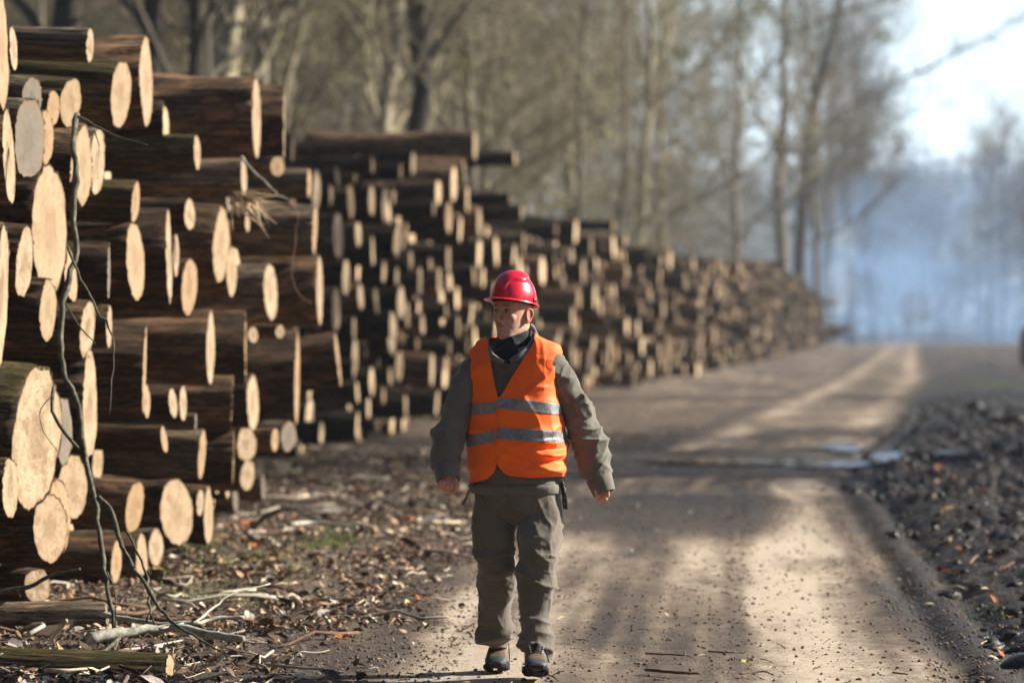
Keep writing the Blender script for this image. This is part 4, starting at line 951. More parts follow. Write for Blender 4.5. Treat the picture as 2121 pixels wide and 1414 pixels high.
def band(ytl, h, nm):
    top = np.interp(PX, [968, 1026, 1031, 1100, 1168], ytl); f_ = np.minimum(np.minimum(PY-top, top+h-PY), ff)
    gap = np.abs(PX-xo)-1.5; f_ = np.where(front, np.minimum(f_, gap), f_)
    V2, T2 = clip(Vv+Nv*.0022, Tv, f_)
    o = wpart('reflective_stripe', V2, T2, [REF]); md = o.modifiers.new('t', 'SOLIDIFY'); md.thickness = .0015; md.offset = -1
band([837, 832, 823, 829, 838], 23, 'a'); band([901, 891, 884, 889, 893], 24, 'b')
# orange edging tape along armholes / neck: thin raised rim where the cut runs
rim = (np.abs(ff-2.2)-2.2); V3, T3 = clip(Vv+Nv*.0012, Tv, np.minimum(-rim*1., np.minimum(ff, 4.4-ff)))
if len(T3): wpart('edging', V3, T3, [ORG])

# ---- trousers
hp = 0.
TR = Solid()
TR.loft([ringT(1069, 992, .185, .125), ringT(1070, 1015, .196, .132), ringT(1070, 1045, .200, .135), ringT(1070, 1062, .190, .125), ringT(1070, 1078, .13, .09), ringT(1070, 1086, .06, .05)], 60, 2.6)
legR = [Q(1026, 1040, .0), Q(1025, 1085, .0), Q(1026, 1140, .0), Q(1027, 1185, .02), Q(1027, 1225, .06), Q(1026, 1265, .11), Q(1027, 1308, .15), Q(1032, 1345, .18)]
rdR = np.array([46, 46, 42, 38.5, 37.5, 36.5, 33.5, 24])/PXM
legL = [Q(1116, 1040, -.02), Q(1118, 1085, -.06), Q(1116, 1140, -.13), Q(1114, 1190, -.15), Q(1112, 1240, -.16), Q(1107, 1290, -.18), Q(1109, 1325, -.20), Q(1101, 1365, -.225)]
rdL = np.array([45, 45, 42, 40, 36.5, 32.5, 33.5, 25])/PXM
TR.limb(legR, rdR, 34); TR.limb(legL, rdL, 34)
V, T = remesh(TR, .006, 4); N = normals(V, T); x_, y_, z_ = V.T; PX, PY = pix(V)
low = sm(1190, 1330, PY); knee = np.exp(-((PY-1175)/55)**2); crotch = np.exp(-((PY-1060)/35)**2)*np.exp(-((PX-1070)/45)**2)
f0 = ridged(x_*3.2-z_*1.6, y_*2.5, z_*4.6+x_*3, 191); f1 = ridged(x_*5+z_*3, y_*5, z_*12-x_*5, 91); f2 = ridged(x_*10-z_*4, y_*8, z_*22+x_*6, 94); f3 = ridged(x_*9, y_*6, z_*3, 96)
f9 = ridged(x_*18+z_*8, y_*14, z_*26-x_*12, 199)
disp = .004*f0+.012*crease(x_, y_, z_, 30, 8.5, 2.4, 281)*(.55+.5*knee+.3*low)+.011*crease(x_, y_, z_, -38, 8, 2.2, 285)*(.55+.4*low)+.013*crease(x_, y_, z_, 8, 17, 4, 289)*low+.008*crease(x_, y_, z_, -15, 20, 5, 291)*(knee+.5*low)+.003*crease(x_, y_, z_, 70, 26, 8, 295)+.004*f3*(1-low)+.004*f2*knee+.006*crotch*ridged(x_*12, y_*4, z_*14-np.abs(x_-.05)*18, 98)
disp += .0045*np.where(np.abs(PY-(1150+(PX-1070)*.02)) < 3.2, 1., 0)*(PX > 1068)*np.where(V[:, 1] < ZM, 1, 1)     # zip-off seam of the left leg
disp += .004*np.exp(-((PY-1146)/2.2)**2)*(PX < 1068)
bag = np.exp(-((PY-1318)/9)**2)*(PX < 1068)*.010+np.exp(-((PY-1338+(PX-1108)*-.2)/9)**2)*(PX > 1068)*.010
V = V+N*(disp+bag)[:, None]; PX, PY = pix(V)
V, T = clip(V, T, np.where(PX < 1069, 1339+.12*(PX-1030)-PY, 1347+np.clip(PX-1074, 0, 80)*.28-PY))
o = wpart('trousers', V, T, [TROU]); md = o.modifiers.new('t', 'SOLIDIFY'); md.thickness = .003; md.offset = -1
# cargo pockets on the outer thighs
for (a, b, U, sgn) in [(Q(989, 1085, .0), Q(990, 1135, .0), np.array([0, 1., 0]), -1), (Q(1150, 1085, -.09), Q(1148, 1142, -.13), np.array([.35, 1., 0]), 1)]:
    pk = Solid(); t = unit(b-a); U = unit(U); W = np.cross(t, U)
    pk.loft([(a, U*.055, W*.012), (a+t*.008, U*.062, W*.018), ((a+b)/2, U*.064, W*.023), (b-t*.008, U*.060, W*.020), (b, U*.05, W*.01)], 28, 4)
    pk.loft([(a-t*.012, U*.06, W*.014), (a-t*.004, U*.066, W*.023), (a+t*.02, U*.067, W*.027), (a+t*.03, U*.064, W*.021)], 28, 4)
    Vp, Tp = remesh(pk, .004, 2); Np = normals(Vp, Tp); Vp += Np*(.004*ridged(Vp[:, 0]*14, Vp[:, 1]*14, Vp[:, 2]*14, 15))[:, None]
    wpart('cargo_pocket', Vp, Tp, [TROU])
# ---- hanging strap and belt end
st = MB()
def ribbon(mb, pts, w_, th=.002, side=(1, -.2, 0)):
    pts = np.array(pts); s_ = unit(side); V = []; 
    for i, p in enumerate(pts):
        ww = w_ if np.isscalar(w_) else w_[i]
        V += [p-s_*ww+[0, -th, 0], p+s_*ww+[0, -th, 0], p+s_*ww+[0, th, 0], p-s_*ww+[0, th, 0]]
    m = len(pts); fs = [(i*4+j, i*4+(j+1) % 4, (i+1)*4+(j+1) % 4, (i+1)*4+j) for i in range(m-1) for j in range(4)]+[(3, 2, 1, 0), tuple((m-1)*4+j for j in range(4))]
    mb.add(V, fs)
ribbon(st, [Q(979, 1004, -.06), Q(973, 1014, -.075), Q(968, 1024, -.08), Q(964, 1034, -.08), Q(959, 1045, -.075)], [.006, .007, .005, .006, .008])
st.tube([Q(975, 1000, -.06), Q(971, 1006, -.075), Q(977, 1010, -.075), Q(980, 1003, -.06)], .005, 6)
o = ob('waist_tie', st.mesh('waist_tie', [JACK]), WK); o.location = tuple(off)
st = MB(); LEA = plain('black_leather', (.012, .011, .012), .4, .5)
ribbon(st, [Q(1161, 1000, -.14), Q(1166, 1010, -.155), Q(1169, 1025, -.16), Q(1170, 1042, -.155), Q(1171, 1054, -.15)], [.009, .011, .011, .012, .010], .003)
st.tube([Q(1160, 1001, -.14), Q(1164, 999, -.155), Q(1168, 1003, -.155)], .006, 6)
o = ob('belt_end', st.mesh('belt_end', [LEA]), WK); o.location = tuple(off)
rv = Solid()
for y in (1018, 1030, 1043): rv.ell(Q(1169, y, -.162), (.0022, .0022, .0022), n=8)
o2 = ob('rivet', rv.mesh('rivet', [plain('rivet_metal', (.7, .68, .62), .3, .5, metal=.8)]), o)

# ---- boots
BOOT = plain('boot_leather', (.11, .075, .05), .6, .35, 60, .4, .4); TOE = plain('boot_toe_rubber', (.045, .055, .066), .6, .3, 40, .3, .2)
SOLE = plain('boot_sole', (.018, .017, .017), .85, .2, 50, .3, .5); LACE = plain('boot_lace', (.025, .012, .015), .6, .3); EYEL = plain('boot_eyelet', (.6, .6, .6), .3, .6, metal=.8)
def boot(ank, yaw, pitch, roll=0., ln=None):
    M = np.array(Matrix.Rotation(yaw, 3, 'Z') @ Matrix.Rotation(roll, 3, 'Y') @ Matrix.Rotation(pitch, 3, 'X'))   # local: -Y toe, z up, origin on the ground under the heel
    W_ = lambda p: np.array(ank)+M@(np.array(p, float)*[1.1, 1.05, 1.08])
    B = Solid()
    prof = [(.045, .030, .060, .036), (.03, .036, .07, .05), (.0, .040, .075, .06), (-.05, .043, .072, .058), (-.10, .047, .062, .048), (-.14, .051, .050, .036), (-.18, .050, .041, .028), (-.21, .043, .035, .022), (-.228, .028, .028, .014)]
    B.loft([(W_((0, y, zc)), M@np.array([a, 0, 0]), M@np.array([0, 0, h])) for y, a, zc, h in prof], 36, 2.4)
    B.loft([(W_((0, .0, .06)), M@np.array([.040, 0, 0]), M@np.array([0, .05, 0])), (W_((0, -.005, .10)), M@np.array([.040, 0, 0]), M@np.array([0, .052, 0])), (W_((0, 0, .15)), M@np.array([.045, 0, 0]), M@np.array([0, .055, 0]))], 30, 2.3)
    B.limb([W_((0, -.10, .080)), W_((0, -.06, .098)), W_((0, -.03, .11))], [.026, .03, .032], 20)
    V, T = remesh(B, .003, 3); N = normals(V, T); L = (V-np.array(ank))@M
    V = V+N*(.0018*ridged(L[:, 0]*14, L[:, 1]*40, L[:, 2]*25, 3)*sm(-.16, -.1, L[:, 1]))[:, None]
    b = wpart('boot', V, T, [BOOT])
    ft = np.minimum((-.168-.02*np.abs(L[:, 0])/.05)-L[:, 1], .1); V2, T2 = clip(V+N*.0025, T, np.minimum(ft, .066-L[:, 2])); wpart('toe_cap', V2, T2, [TOE], b)
    S_ = Solid()
    out = [(.05, .026), (.035, .036), (.0, .042), (-.05, .042), (-.10, .049), (-.15, .055), (-.19, .053), (-.218, .044), (-.236, .026)]
    ring = [(x, y) for y, x in out]+[(-x, y) for y, x in out[::-1]]
    lv = []
    for z, g in ((.0, .94), (.004, 1.), (.015, 1.015), (.020, .97)):
        lv.append([W_((x*g, y*g if y > 0 else y*(1+(g-1)*.5), z+.02*max(0, (-y-.17))/.06*.8+(0 if y < -.02 or z > .01 else 0))) for x, y in ring])
    m = len(ring); S_.add(np.array(lv).reshape(-1, 3), [(i*m+j, i*m+(j+1) % m, (i+1)*m+(j+1) % m, (i+1)*m+j) for i in range(3) for j in range(m)]+[tuple(range(m))[::-1], tuple(3*m+j for j in range(m))])
    for k in range(9):
        y = .035-k*.031; w2 = np.interp(-y, [-.05, .05, .15, .2, .236], [.036, .042, .050, .040, .02])
        for sx in (-1, 1): S_.loft([(W_((sx*(w2-.012), y, -.0015)), M@np.array([.010, 0, 0]), M@np.array([0, .009, 0])), (W_((sx*(w2-.012), y, .01)), M@np.array([.015, 0, 0]), M@np.array([0, .010, 0]))], 12, 5)
    so_ = ob('sole', S_.mesh('sole', [SOLE], False), b)
    so_.location = tuple(off)
    la = MB(); ey = Solid()
    for k in range(4):
        y = -.125+k*.014; z = .092+k*.0095; w2 = .020+.002*k
        la.tube([W_((-w2, y, z-.004)), W_((0, y-.008, z+.010)), W_((w2, y+.014, z+.006))], .0028, 6); la.tube([W_((w2, y, z-.004)), W_((0, y-.009, z+.012)), W_((-w2, y+.014, z+.006))], .0028, 6)
        for sx in (-1, 1): ey.ell(W_((sx*(w2+.003), y-.002, z)), (.0035, .0035, .0035), n=8)
    if ln is not None: la.tube([W_(p) for p in ln], .0026, 6)
    l1 = ob('laces', la.mesh('laces', [LACE]), b); l1.location = tuple(off)
    l2 = ob('eyelets', ey.mesh('eyelets', [EYEL]), b); l2.location = tuple(off)
fr = Q(1030, 1383, 0); bootR = boot([Q(1034, 1300)[0]*1.0+.002, 17.78, -.006], math.radians(-5), math.radians(0), 0, [(.03, -.06, .13), (.043, -.07, .11), (.047, -.075, .06), (.046, -.08, .03)])
bootL = boot([Q(1104, 1300)[0], 17.28, -.003], math.radians(2), math.radians(-8), math.radians(5), [(.025, -.07, .13), (.045, -.09, .09), (.055, -.12, .055)])

# ---- body: head, neck, trunk, limbs and hands in one surface
hy = math.radians(37); HC = Q(1061, 648, -.0)
RH = np.array(Matrix.Rotation(-hy, 3, 'Z') @ Matrix.Rotation(PI, 3, 'Z') @ Matrix.Rotation(math.radians(-1), 3, 'X'))   # local: x his left? , y forward, z up
hl = lambda p: HC+RH@np.array(p, float)
B = Solid()
def he(c, r, M=None): B.ell(hl(c), r, RH if M is None else RH@np.array(M), 40)
HS = [(-.112, .066, .034, .014), (-.108, .080, .012, .030), (-.098, .088, -.008, .042), (-.082, .088, -.026, .051), (-.064, .087, -.046, .057), (-.045, .088, -.066, .062), (-.025, .090, -.082, .066), (-.005, .087, -.096, .070), (.015, .085, -.105, .073), (.030, .090, -.110, .075), (.050, .089, -.112, .076), (.072, .078, -.107, .072), (.092, .058, -.092, .060), (.107, .030, -.062, .038), (.113, .005, -.035, .014)]
HV = []; nh = 48
for z, yf, yb, hw in HS:
    yc = min(-.008, (yf+yb)/2) if z > -.09 else (yf+yb)/2
    for j in range(nh):
        t = j/nh*2*PI; c, sn = math.cos(t), math.sin(t); e = 2/2.35 if sn > 0 else 1.
        HV.append(hl((hw*(1.07 if z > -.09 else 1.0)*math.copysign(abs(c)**e, c), yc+(yf-yc if sn > 0 else yc-yb)*math.copysign(abs(sn)**e, sn), z*1.09+.002 if z < 0 else z)))
m = len(HS); B.add(np.array(HV), [(i*nh+j, i*nh+(j+1) % nh, (i+1)*nh+(j+1) % nh, (i+1)*nh+j) for i in range(m-1) for j in range(nh)]+[tuple(range(nh))[::-1], tuple((m-1)*nh+j for j in range(nh))])
he((0, .074, -.106), (.022, .020, .016))
for s_ in (-1, 1):
    he((s_*.038, .056, -.020), (.024, .026, .024)); he((s_*.026, .0795, .033), (.024, .012, .0085), Matrix.Rotation(s_*.12, 3, 'Y'))
    he((s_*.0105, .098, -.036), (.0085, .012, .0075)); he((s_*.031, .0785, .0205), (.0165, .008, .0045)); he((s_*.031, .0770, .0035), (.0155, .007, .0040))
    B.limb([hl((s_*a_, b_, c_)) for a_, b_, c_ in [(.077, .004, .004), (.085, -.005, .016), (.092, -.021, .015), (.095, -.030, -.002), (.091, -.025, -.026), (.084, -.011, -.043), (.077, .001, -.046)]], [.0042, .0046, .0048, .0046, .0044, .0060, .0060], 12)
    he((s_*.083, -.016, -.013), (.0070, .024, .033))
B.limb([hl((0, .084, .028)), hl((0, .095, .004)), hl((0, .107, -.016)), hl((0, .110, -.029))], [.0095, .0095, .0108, .0118], 20)
he((0, .080, -.056), (.030, .016, .022)); he((0, .0935, -.0515), (.021, .009, .0055)); he((0, .0925, -.0640), (.018, .009, .0062))
B.limb([hl((0, -.02, -.03)), hl((0, -.035, -.09)), Q(1062, 720, .03), Q(1064, 760, .02)], [.062, .060, .066, .09], 30)
B.loft([ringT(1068, 1040, .155, .10), ringT(1068, 980, .150, .10), ringT(1066, 900, .150, .105), ringT(1063, 820, .160, .10), ringT(1064, 750, .16, .085), ringT(1063, 730, .12, .07)], 40, 2.3)
def inset(pts, rad, k): return pts, np.array(rad)*k
B.limb(armR[:-1]+[Q(928, 990, -.14)], list(radR[:-1]*.68)+[.027]); B.limb(armL[:-1]+[Q(1250, 1014, -.01)], list(radL[:-1]*.66)+[.027])
B.limb(legR[:-1]+[Q(1034, 1340, .2), Q(1034, 1362, .22)], list(rdR[:-1]*.72)+[.042, .036]); B.limb(legL[:-1]+[Q(1105, 1358, -.14), Q(1104, 1375, -.12)], list(rdL[:-1]*.72)+[.042, .036])
# hand on the picture's left: loose fist, back of the hand to the camera, thumb on the right
D_ = -.15
B.limb([Q(929, 986, D_+.01), Q(927, 996, D_-.004), Q(924, 1006, D_-.008)], [.028, .031, .030], 24, flat=.55)
for i, (kx, ky, ex, ey) in enumerate([(911, 1001, 914, 1010), (918, 1005, 921, 1014), (926, 1007, 929, 1017), (934, 1006, 937, 1014)]):
    r = (.0082, .0088, .0092, .0090)[i]
    B.limb([Q(kx+2, ky-6, D_-.012), Q(kx, ky+1, D_-.020), Q(ex, ey, D_-.014), Q(ex+2, ey+2, D_+.010), Q(ex+1, ey-6, D_+.030), Q(ex, ey-12, D_+.026)], [r*1.1, r*1.12, r*1.05, r, r*.92, r*.8], 14)
B.limb([Q(937, 988, D_-.004), Q(944, 996, D_-.016), Q(946, 1006, D_-.024), Q(942, 1016, D_-.026), Q(940, 1020, D_-.024)], [.013, .0125, .0115, .0098, .0080], 14)
# hand on the picture's right: fingers hang curled out of the cuff
B.limb([Q(1248, 1008, -.01), Q(1249, 1022, -.014), Q(1249, 1029, -.012)], [.027, .030, .026], 24, flat=.6)
for i, (ax_, ay_, bx_, by_) in enumerate([(1237, 1026, 1240, 1036), (1245, 1026, 1247, 1033), (1252, 1023, 1253, 1030), (1259, 1019, 1259, 1025)]):
    r = (.0085, .0090, .0085, .0078)[i]
    B.limb([Q(ax_, ay_-8, -.03), Q(ax_, ay_, -.036), Q(bx_, by_, -.030), Q(bx_+1, by_+1, -.008), Q(bx_, by_-7, .008)], [r*1.1, r*1.1, r, r*.9, r*.8], 14)
B.limb([Q(1238, 1006, -.03), Q(1235, 1018, -.044), Q(1238, 1027, -.05)], [.012, .011, .0085], 14)
V, T = remesh(B, .0027, 2)
hm0 = sm(1.48, 1.52, V[:, 2])*(np.linalg.norm(V-HC, axis=1) < .22)
for _ in range(5):                                                     # soften the head only, leave the fingers crisp
    A_ = np.zeros_like(V); c0 = np.zeros(len(V))
    for a_, b_ in ((0, 1), (1, 2), (2, 0)):
        np.add.at(A_, T[:, a_], V[T[:, b_]]); np.add.at(c0, T[:, a_], 1)
    V = V+(A_/np.maximum(c0, 1)[:, None]-V)*(.5*hm0)[:, None]
N = normals(V, T)
L = (V-HC)@RH; lx, ly, lz = L.T; al = np.abs(lx); hd = (lz > -.13) & (np.linalg.norm(L, axis=1) < .2) & (V[:, 2] > 1.48)
g = lambda cx, cz, sx, sz: np.exp(-((al-cx)/sx)**2-((lz-cz)/sz)**2)*(ly > .03)*hd
d_ = -.0045*g(.031, .0105, .017, .0075)-.004*g(.016, .006, .008, .012)-.0035*g(.0, .012, .012, .008)
d_ -= .0022*np.exp(-((al-(.022+(-.030-lz)*.45))/.0035)**2)*((lz < -.03) & (lz > -.075))*hd*(ly > .05)       # cheek folds
d_ -= .0030*g(0, -.0580, .023, .0016)                                                                       # mouth line
d_ -= .0012*g(0.006, .040, .0030, .010)                                                              # frown lines
d_ -= .0014*np.exp(-((lz-.050-.003*np.sin(al*90))/.0022)**2)*hd*(ly > .05)
ear = hd & (al > .0765)
d_ = np.where(ear, -.004*np.exp(-((lz+.016)/.016)**2-((ly+.010)/.009)**2)*.8, d_)
V = V+N*d_[:, None]
red = hd*(.65*np.exp(-((ly-.108)/.014)**2-((lz+.026)/.014)**2)+.35*np.exp(-((al-.045)/.018)**2-((lz+.022)/.016)**2)+.9*sm(.079, .085, al)*(ly < .02))
lip = hd*(ly > .08)*np.exp(-((lz+.058)/.0075)**4)*(al < .021); red = np.clip(red+.75*lip, 0, 1)
red = np.where(V[:, 2] < 1.2, .35, red)
stub = hd*(np.clip(sm(-.028, -.048, lz-.3*np.clip(.045-ly, 0, .05)*0)*sm(-.02, .02, ly+.02), 0, 1)); stub = stub*(1-.9*lip)
side = hd*(.75*sm(.045, .03, ly)*sm(-.03, .01, lz)*sm(.05, .06, al)+.75*sm(.0, -.02, ly)*sm(-.06, -.03, lz)); stub = np.maximum(stub, side)*np.where(al > .0785, 0, 1)
brow = hd*(ly > .05)*np.exp(-((lz-.0335-(al-.03)*-.10)/.0042)**2)*sm(.010, .015, al)*sm(.052, .044, al)*.8
dark = .28*g(.031, .009, .018, .009)+brow+hd*(ly > .05)*(.85*np.exp(-((lz-.0182)/.0026)**2)*sm(.016, .02, al)*sm(.048, .043, al)+.8*g(0, -.0580, .022, .0012)+.75*np.exp(-((al-.0075)/.003)**2-((lz+.043)/.003)**2)*(ly > .08))  # brow colour, plus shade painted round eyes, lid line, mouth and nostrils
body = wpart('body', V, T, [SKIN], attrs=dict(red=red, stubble=stub, dark=np.clip(dark, 0, 1)))
EW = plain('eye_white', (.33, .25, .21), .3, .4); IR = plain('eye_iris', (.035, .025, .018), .15, .6)
for s_ in (-1, 1):
    e1 = Solid(); e1.ell(hl((s_*.031, .0700, .0118)), (.0118, .0118, .0118), n=24); eo = ob('eye', e1.mesh('eye', [EW]), WK); eo.location = tuple(off)
    e2 = Solid(); e2.ell(hl((s_*.031+.002, .0790, .0120)), (.0066, .0036, .0066), RH, n=16); io = ob('iris', e2.mesh('iris', [IR]), eo)

# ---- helmet
pt = math.radians(11); RM = RH@np.array(Matrix.Rotation(pt, 3, 'X')); HO = hl((0, -.006, .050))
hm_ = lambda p: HO+np.asarray(p)@RM.T
def shell(n=240, m=90):
    V = []
    for i in range(m+1):
        ph = i/m*PI/2; cz, sz = math.sin(ph), math.cos(ph)
        for j in range(n):
            t = j/n*2*PI; cx, cy = math.cos(t), math.sin(t)       # y forward
            a, b = .098, (.119 if cy > 0 else .113); h = .134
            rr = sz**.96; x = a*rr*np.sign(cx)*abs(cx)**.93; y = b*rr*cy; z = h*cz**.9
            # raised crown band edged by an S shaped step
            xs_ = abs(x); edge = .052+.022*math.sin((y+.02)*34)*(1 if y > -.09 else .3); k = 1/(1+math.exp((xs_-edge)/.0014)); lift = .0085*k*min(1, cz*3)
            x *= 1+lift/.12; y *= 1+lift/.12*.6; z += lift*cz*1.6
            V.append((x, y-.004, z))
    fs = [(i*n+j, i*n+(j+1) % n, (i+1)*n+(j+1) % n, (i+1)*n+j) for i in range(m) for j in range(n)]
    return np.array(V), fs
Vs, fs = shell(); hb_ = MB(); hb_.add(hm_(Vs), fs); hs = ob('helmet', hb_.mesh('helmet', [HELM]), WK); hs.location = tuple(off); md = hs.modifiers.new('t', 'SOLIDIFY'); md.thickness = .003; md.offset = -1
n = 96; br = []; prof = [(0, .0015), (.35, .0), (.75, -.002), (1., -.006), (1.02, -.0085), (.95, -.009), (.5, -.005), (0, -.003)]
for k, (u, dz_) in enumerate(prof):
    for j in range(n):
        t = j/n*2*PI; cx, cy = math.cos(t), math.sin(t); a, b = .098, (.119 if cy > 0 else .113)
        w_ = .011+.036*max(0, cy)**3.2+.004*max(0, -cy)
        x, y = a*np.sign(cx)*abs(cx)**.93, b*cy-.004; nrm = unit([cx/a*.1, cy/b*.1, 0]); z = -.010*max(0, cy)**2*u*.6+dz_*(1 if k else 1)
        br.append((x+nrm[0]*w_*u*1., y+nrm[1]*w_*u, z+.001))
bb_ = MB(); bb_.add(hm_(np.array(br)), [(k*n+j, k*n+(j+1) % n, (k+1)*n+(j+1) % n, (k+1)*n+j) for k in range(len(prof)-1) for j in range(n)])
o = ob('brim', bb_.mesh('brim', [HELM]), hs)
# accessory slot block on the side, inner band, rear ratchet knob
sb_ = Solid(); 
for s_ in (-1, 1): sb_.loft([(hm_((s_*.096, -.035, .006)), RM@np.array([.006, 0, 0]), RM@np.array([0, .011, 0])), (hm_((s_*.096, -.035, .024)), RM@np.array([.005, 0, 0]), RM@np.array([0, .010, 0]))], 20, 5)
o = ob('slot', sb_.mesh('slot', [plain('slot_red', (.35, .008, .015), .5, .3)]), hs)
ib = Solid(); ib.loft([(hm_((0, -.004, -.012)), RM@np.array([.084, 0, 0]), RM@np.array([0, .104, 0])), (hm_((0, -.004, .012)), RM@np.array([.087, 0, 0]), RM@np.array([0, .107, 0]))], 60, 2.1)
o = ob('inner_band', ib.mesh('inner_band', [plain('band_black', (.01, .01, .012), .7, .2)]), hs)
kn = Solid(); kn.ell(hl((.02, -.118, -.002)), (.016, .010, .013), RH, 20); kn.ell(hl((.072, -.062, -.004)), (.010, .016, .012), RH, 20)
o = ob('ratchet_knob', kn.mesh('ratchet_knob', [plain('knob_grey', (.06, .065, .09), .45, .4)]), hs)
# ================================================================== LITTER, BRANCHES, SMALL THINGS
def scatter(n, xr, yr, dens, seed):
    rg = np.random.default_rng(seed); y = yr[0]+(yr[1]-yr[0])*rg.random(n)**1.5; x = rg.uniform(*xr, n); k = rg.random(n) < dens(x, y, rg); return x[k], y[k], rg
def flakes(name, x, y, rg, L, W, mats, label, cat, curl=.25, lift=.01, mw=None, tilt=.35):
    n = len(x); z = gh(x, y); a = rg.uniform(0, 2*PI, n); L = rg.uniform(*L, n)*(1+.6*(rg.random(n) > .93)); W = L*rg.uniform(*W, n)
    u = np.stack([np.cos(a), np.sin(a), rg.normal(0, tilt, n)], 1); u /= np.linalg.norm(u, axis=1)[:, None]
    t = rg.normal(0, tilt, n); v = np.stack([-np.sin(a), np.cos(a), t], 1); v /= np.linalg.norm(v, axis=1)[:, None]; w = np.cross(u, v)
    c = np.stack([x, y, z+rg.random(n)*lift+.006], 1); V = []
    for s_, wd, h in ((-.5, .12, 0), (-.2, .9, 1), (.15, 1., 1.1), (.5, .1, .2)):
        for k in (-.5, 0, .5):
            V.append(c+u*(L*s_)[:, None]+v*(W*wd*k)[:, None]+w*((L*curl*(h*.3+abs(k)*rg.uniform(.2, 1.2, n)*.6)))[:, None])
    V = np.stack(V, 1).reshape(-1, 3); b0 = (np.arange(n)*12)[:, None, None]
    tp = np.array([[i*3+j, i*3+j+1, (i+1)*3+j+1, (i+1)*3+j] for i in range(3) for j in range(2)]); f = (b0+tp[None]).reshape(-1, 4)
    me = npmesh(name, V, f, mats, False); me.polygons.foreach_set('material_index', np.repeat(rg.choice(len(mats), n, p=mw), 6).astype(np.int32))
    ob(name, me, None, label, cat, kind='stuff')
def leafm(name, c, r=.75): return plain(name, c, r, .3, 60, .35)
LV = [leafm('leaf_brown', (.115, .07, .042)), leafm('leaf_tan', (.34, .23, .14)), leafm('leaf_rust', (.30, .10, .03)), leafm('leaf_dark', (.05, .03, .02)), leafm('leaf_pale', (.50, .42, .33))]
dl = lambda x, y: x-R(y)
den = lambda x, y, rg: sm(-2.1, -3.3, dl(x, y)+.5*fbm(x*.8, y*.5, seed=71))*(.25+.75*sm(-.3, .35, fbm(x*1.6, y*1.1, seed=72)))*(x > fronts(y)-.9)
x, y, rg = scatter(52000, (-4.5, .4), (14.8, 48), den, 1)
flakes('fallen_leaves', x, y, rg, (.018, .075), (.35, .75), LV, 'brown and rust coloured fallen leaves in front of the log stacks', 'leaves', lift=.02, mw=[.36, .24, .035, .255, .11], tilt=.7)
x, y, rg = scatter(24000, (-4.5, 5.5), (14.8, 60), lambda x, y, rg: .10+.9*sm(-1.9, -3.2, dl(x, y))*(x > fronts(y)-.6), 2)
CH = [plain('chip_pale', (.55, .43, .28), .8, .2, 50, .3), plain('chip_bark', (.10, .065, .045), .9, .2, 50, .4), plain('chip_grey', (.32, .28, .24), .85, .2, 50, .3)]
flakes('wood_chips', x, y, rg, (.012, .07), (.12, .35), CH, 'pale wood chips and bark crumbs on the trampled ground', 'wood chips', lift=.012, mw=[.35, .4, .25], tilt=.3)
x, y, rg = scatter(5000, (1.9, 7.5), (16, 50), lambda x, y, rg: .6*sm(.5, 1.3, dl(x, y))*(.2+.8*(fbm(x*1.3, y*.6, seed=75) > .1)), 12)
flakes('roadside_leaves', x, y, rg, (.03, .09), (.4, .8), LV, 'rusty leaves caught on the dark churned soil right of the road', 'leaves', lift=.03, mw=[.3, .25, .25, .12, .08], tilt=.5)
# sticks
def sticks(name, x, y, rg, L, r, mats, label, lift=.02):
    mb = MB(); mi = []
    for i in range(len(x)):
        a = rg.uniform(0, 2*PI); l = rg.uniform(*L)*(1+(rg.random() > .9)); rr = rg.uniform(*r); k = 5; p = np.array([x[i], y[i]]); pts = []
        for j in range(k):
            z = float(gh(p[0], p[1]))+rr+rg.uniform(0, lift)*(j % 2 or 1); pts.append([p[0], p[1], z]); a += rg.normal(0, .25); p = p+np.array([math.cos(a), math.sin(a)])*l/k
        f0 = len(mb.f); mb.tube(pts, np.linspace(rr, rr*.55, k), 5); mi += [rg.integers(len(mats))]*(len(mb.f)-f0)
    me = mb.mesh(name, mats); me.polygons.foreach_set('material_index', np.array(mi, np.int32)); ob(name, me, None, label, 'twigs', kind='stuff')
STK = [plain('stick_grey', (.34, .30, .25), .85, .2, 30, .35, .4), plain('stick_brown', (.12, .075, .05), .85, .2, 30, .35, .4), plain('stick_pale', (.48, .40, .29), .8, .2, 30, .3, .3)]
x, y, rg = scatter(2600, (-4.3, .3), (15, 46), den, 5)
sticks('ground_twigs', x, y, rg, (.08, .5), (.002, .008), STK, 'broken twigs strewn among the leaves below the stacks', .03)
x, y, rg = scatter(420, (-4.3, .1), (15, 50), den, 15)
sticks('fallen_branches', x, y, rg, (.3, 1.1), (.006, .016), STK, 'thicker fallen sticks lying among the leaves on the left', .05)
x, y, rg = scatter(500, (1.8, 6.5), (16, 45), lambda x, y, rg: .5*sm(.5, 1.2, dl(x, y)), 16)
sticks('roadside_twigs', x, y, rg, (.1, .6), (.002, .009), STK, 'twigs caught in the churned mud right of the road', .04)
x, y, rg = scatter(1600, (-4.3, .2), (15, 46), den, 17)
flakes('bark_debris', x, y, rg, (.06, .2), (.25, .5), [CH[1], LV[3], CH[2]], 'torn plates of bark and rotten wood below the stacks', 'bark debris', lift=.02, mw=[.5, .3, .2], tilt=.35)
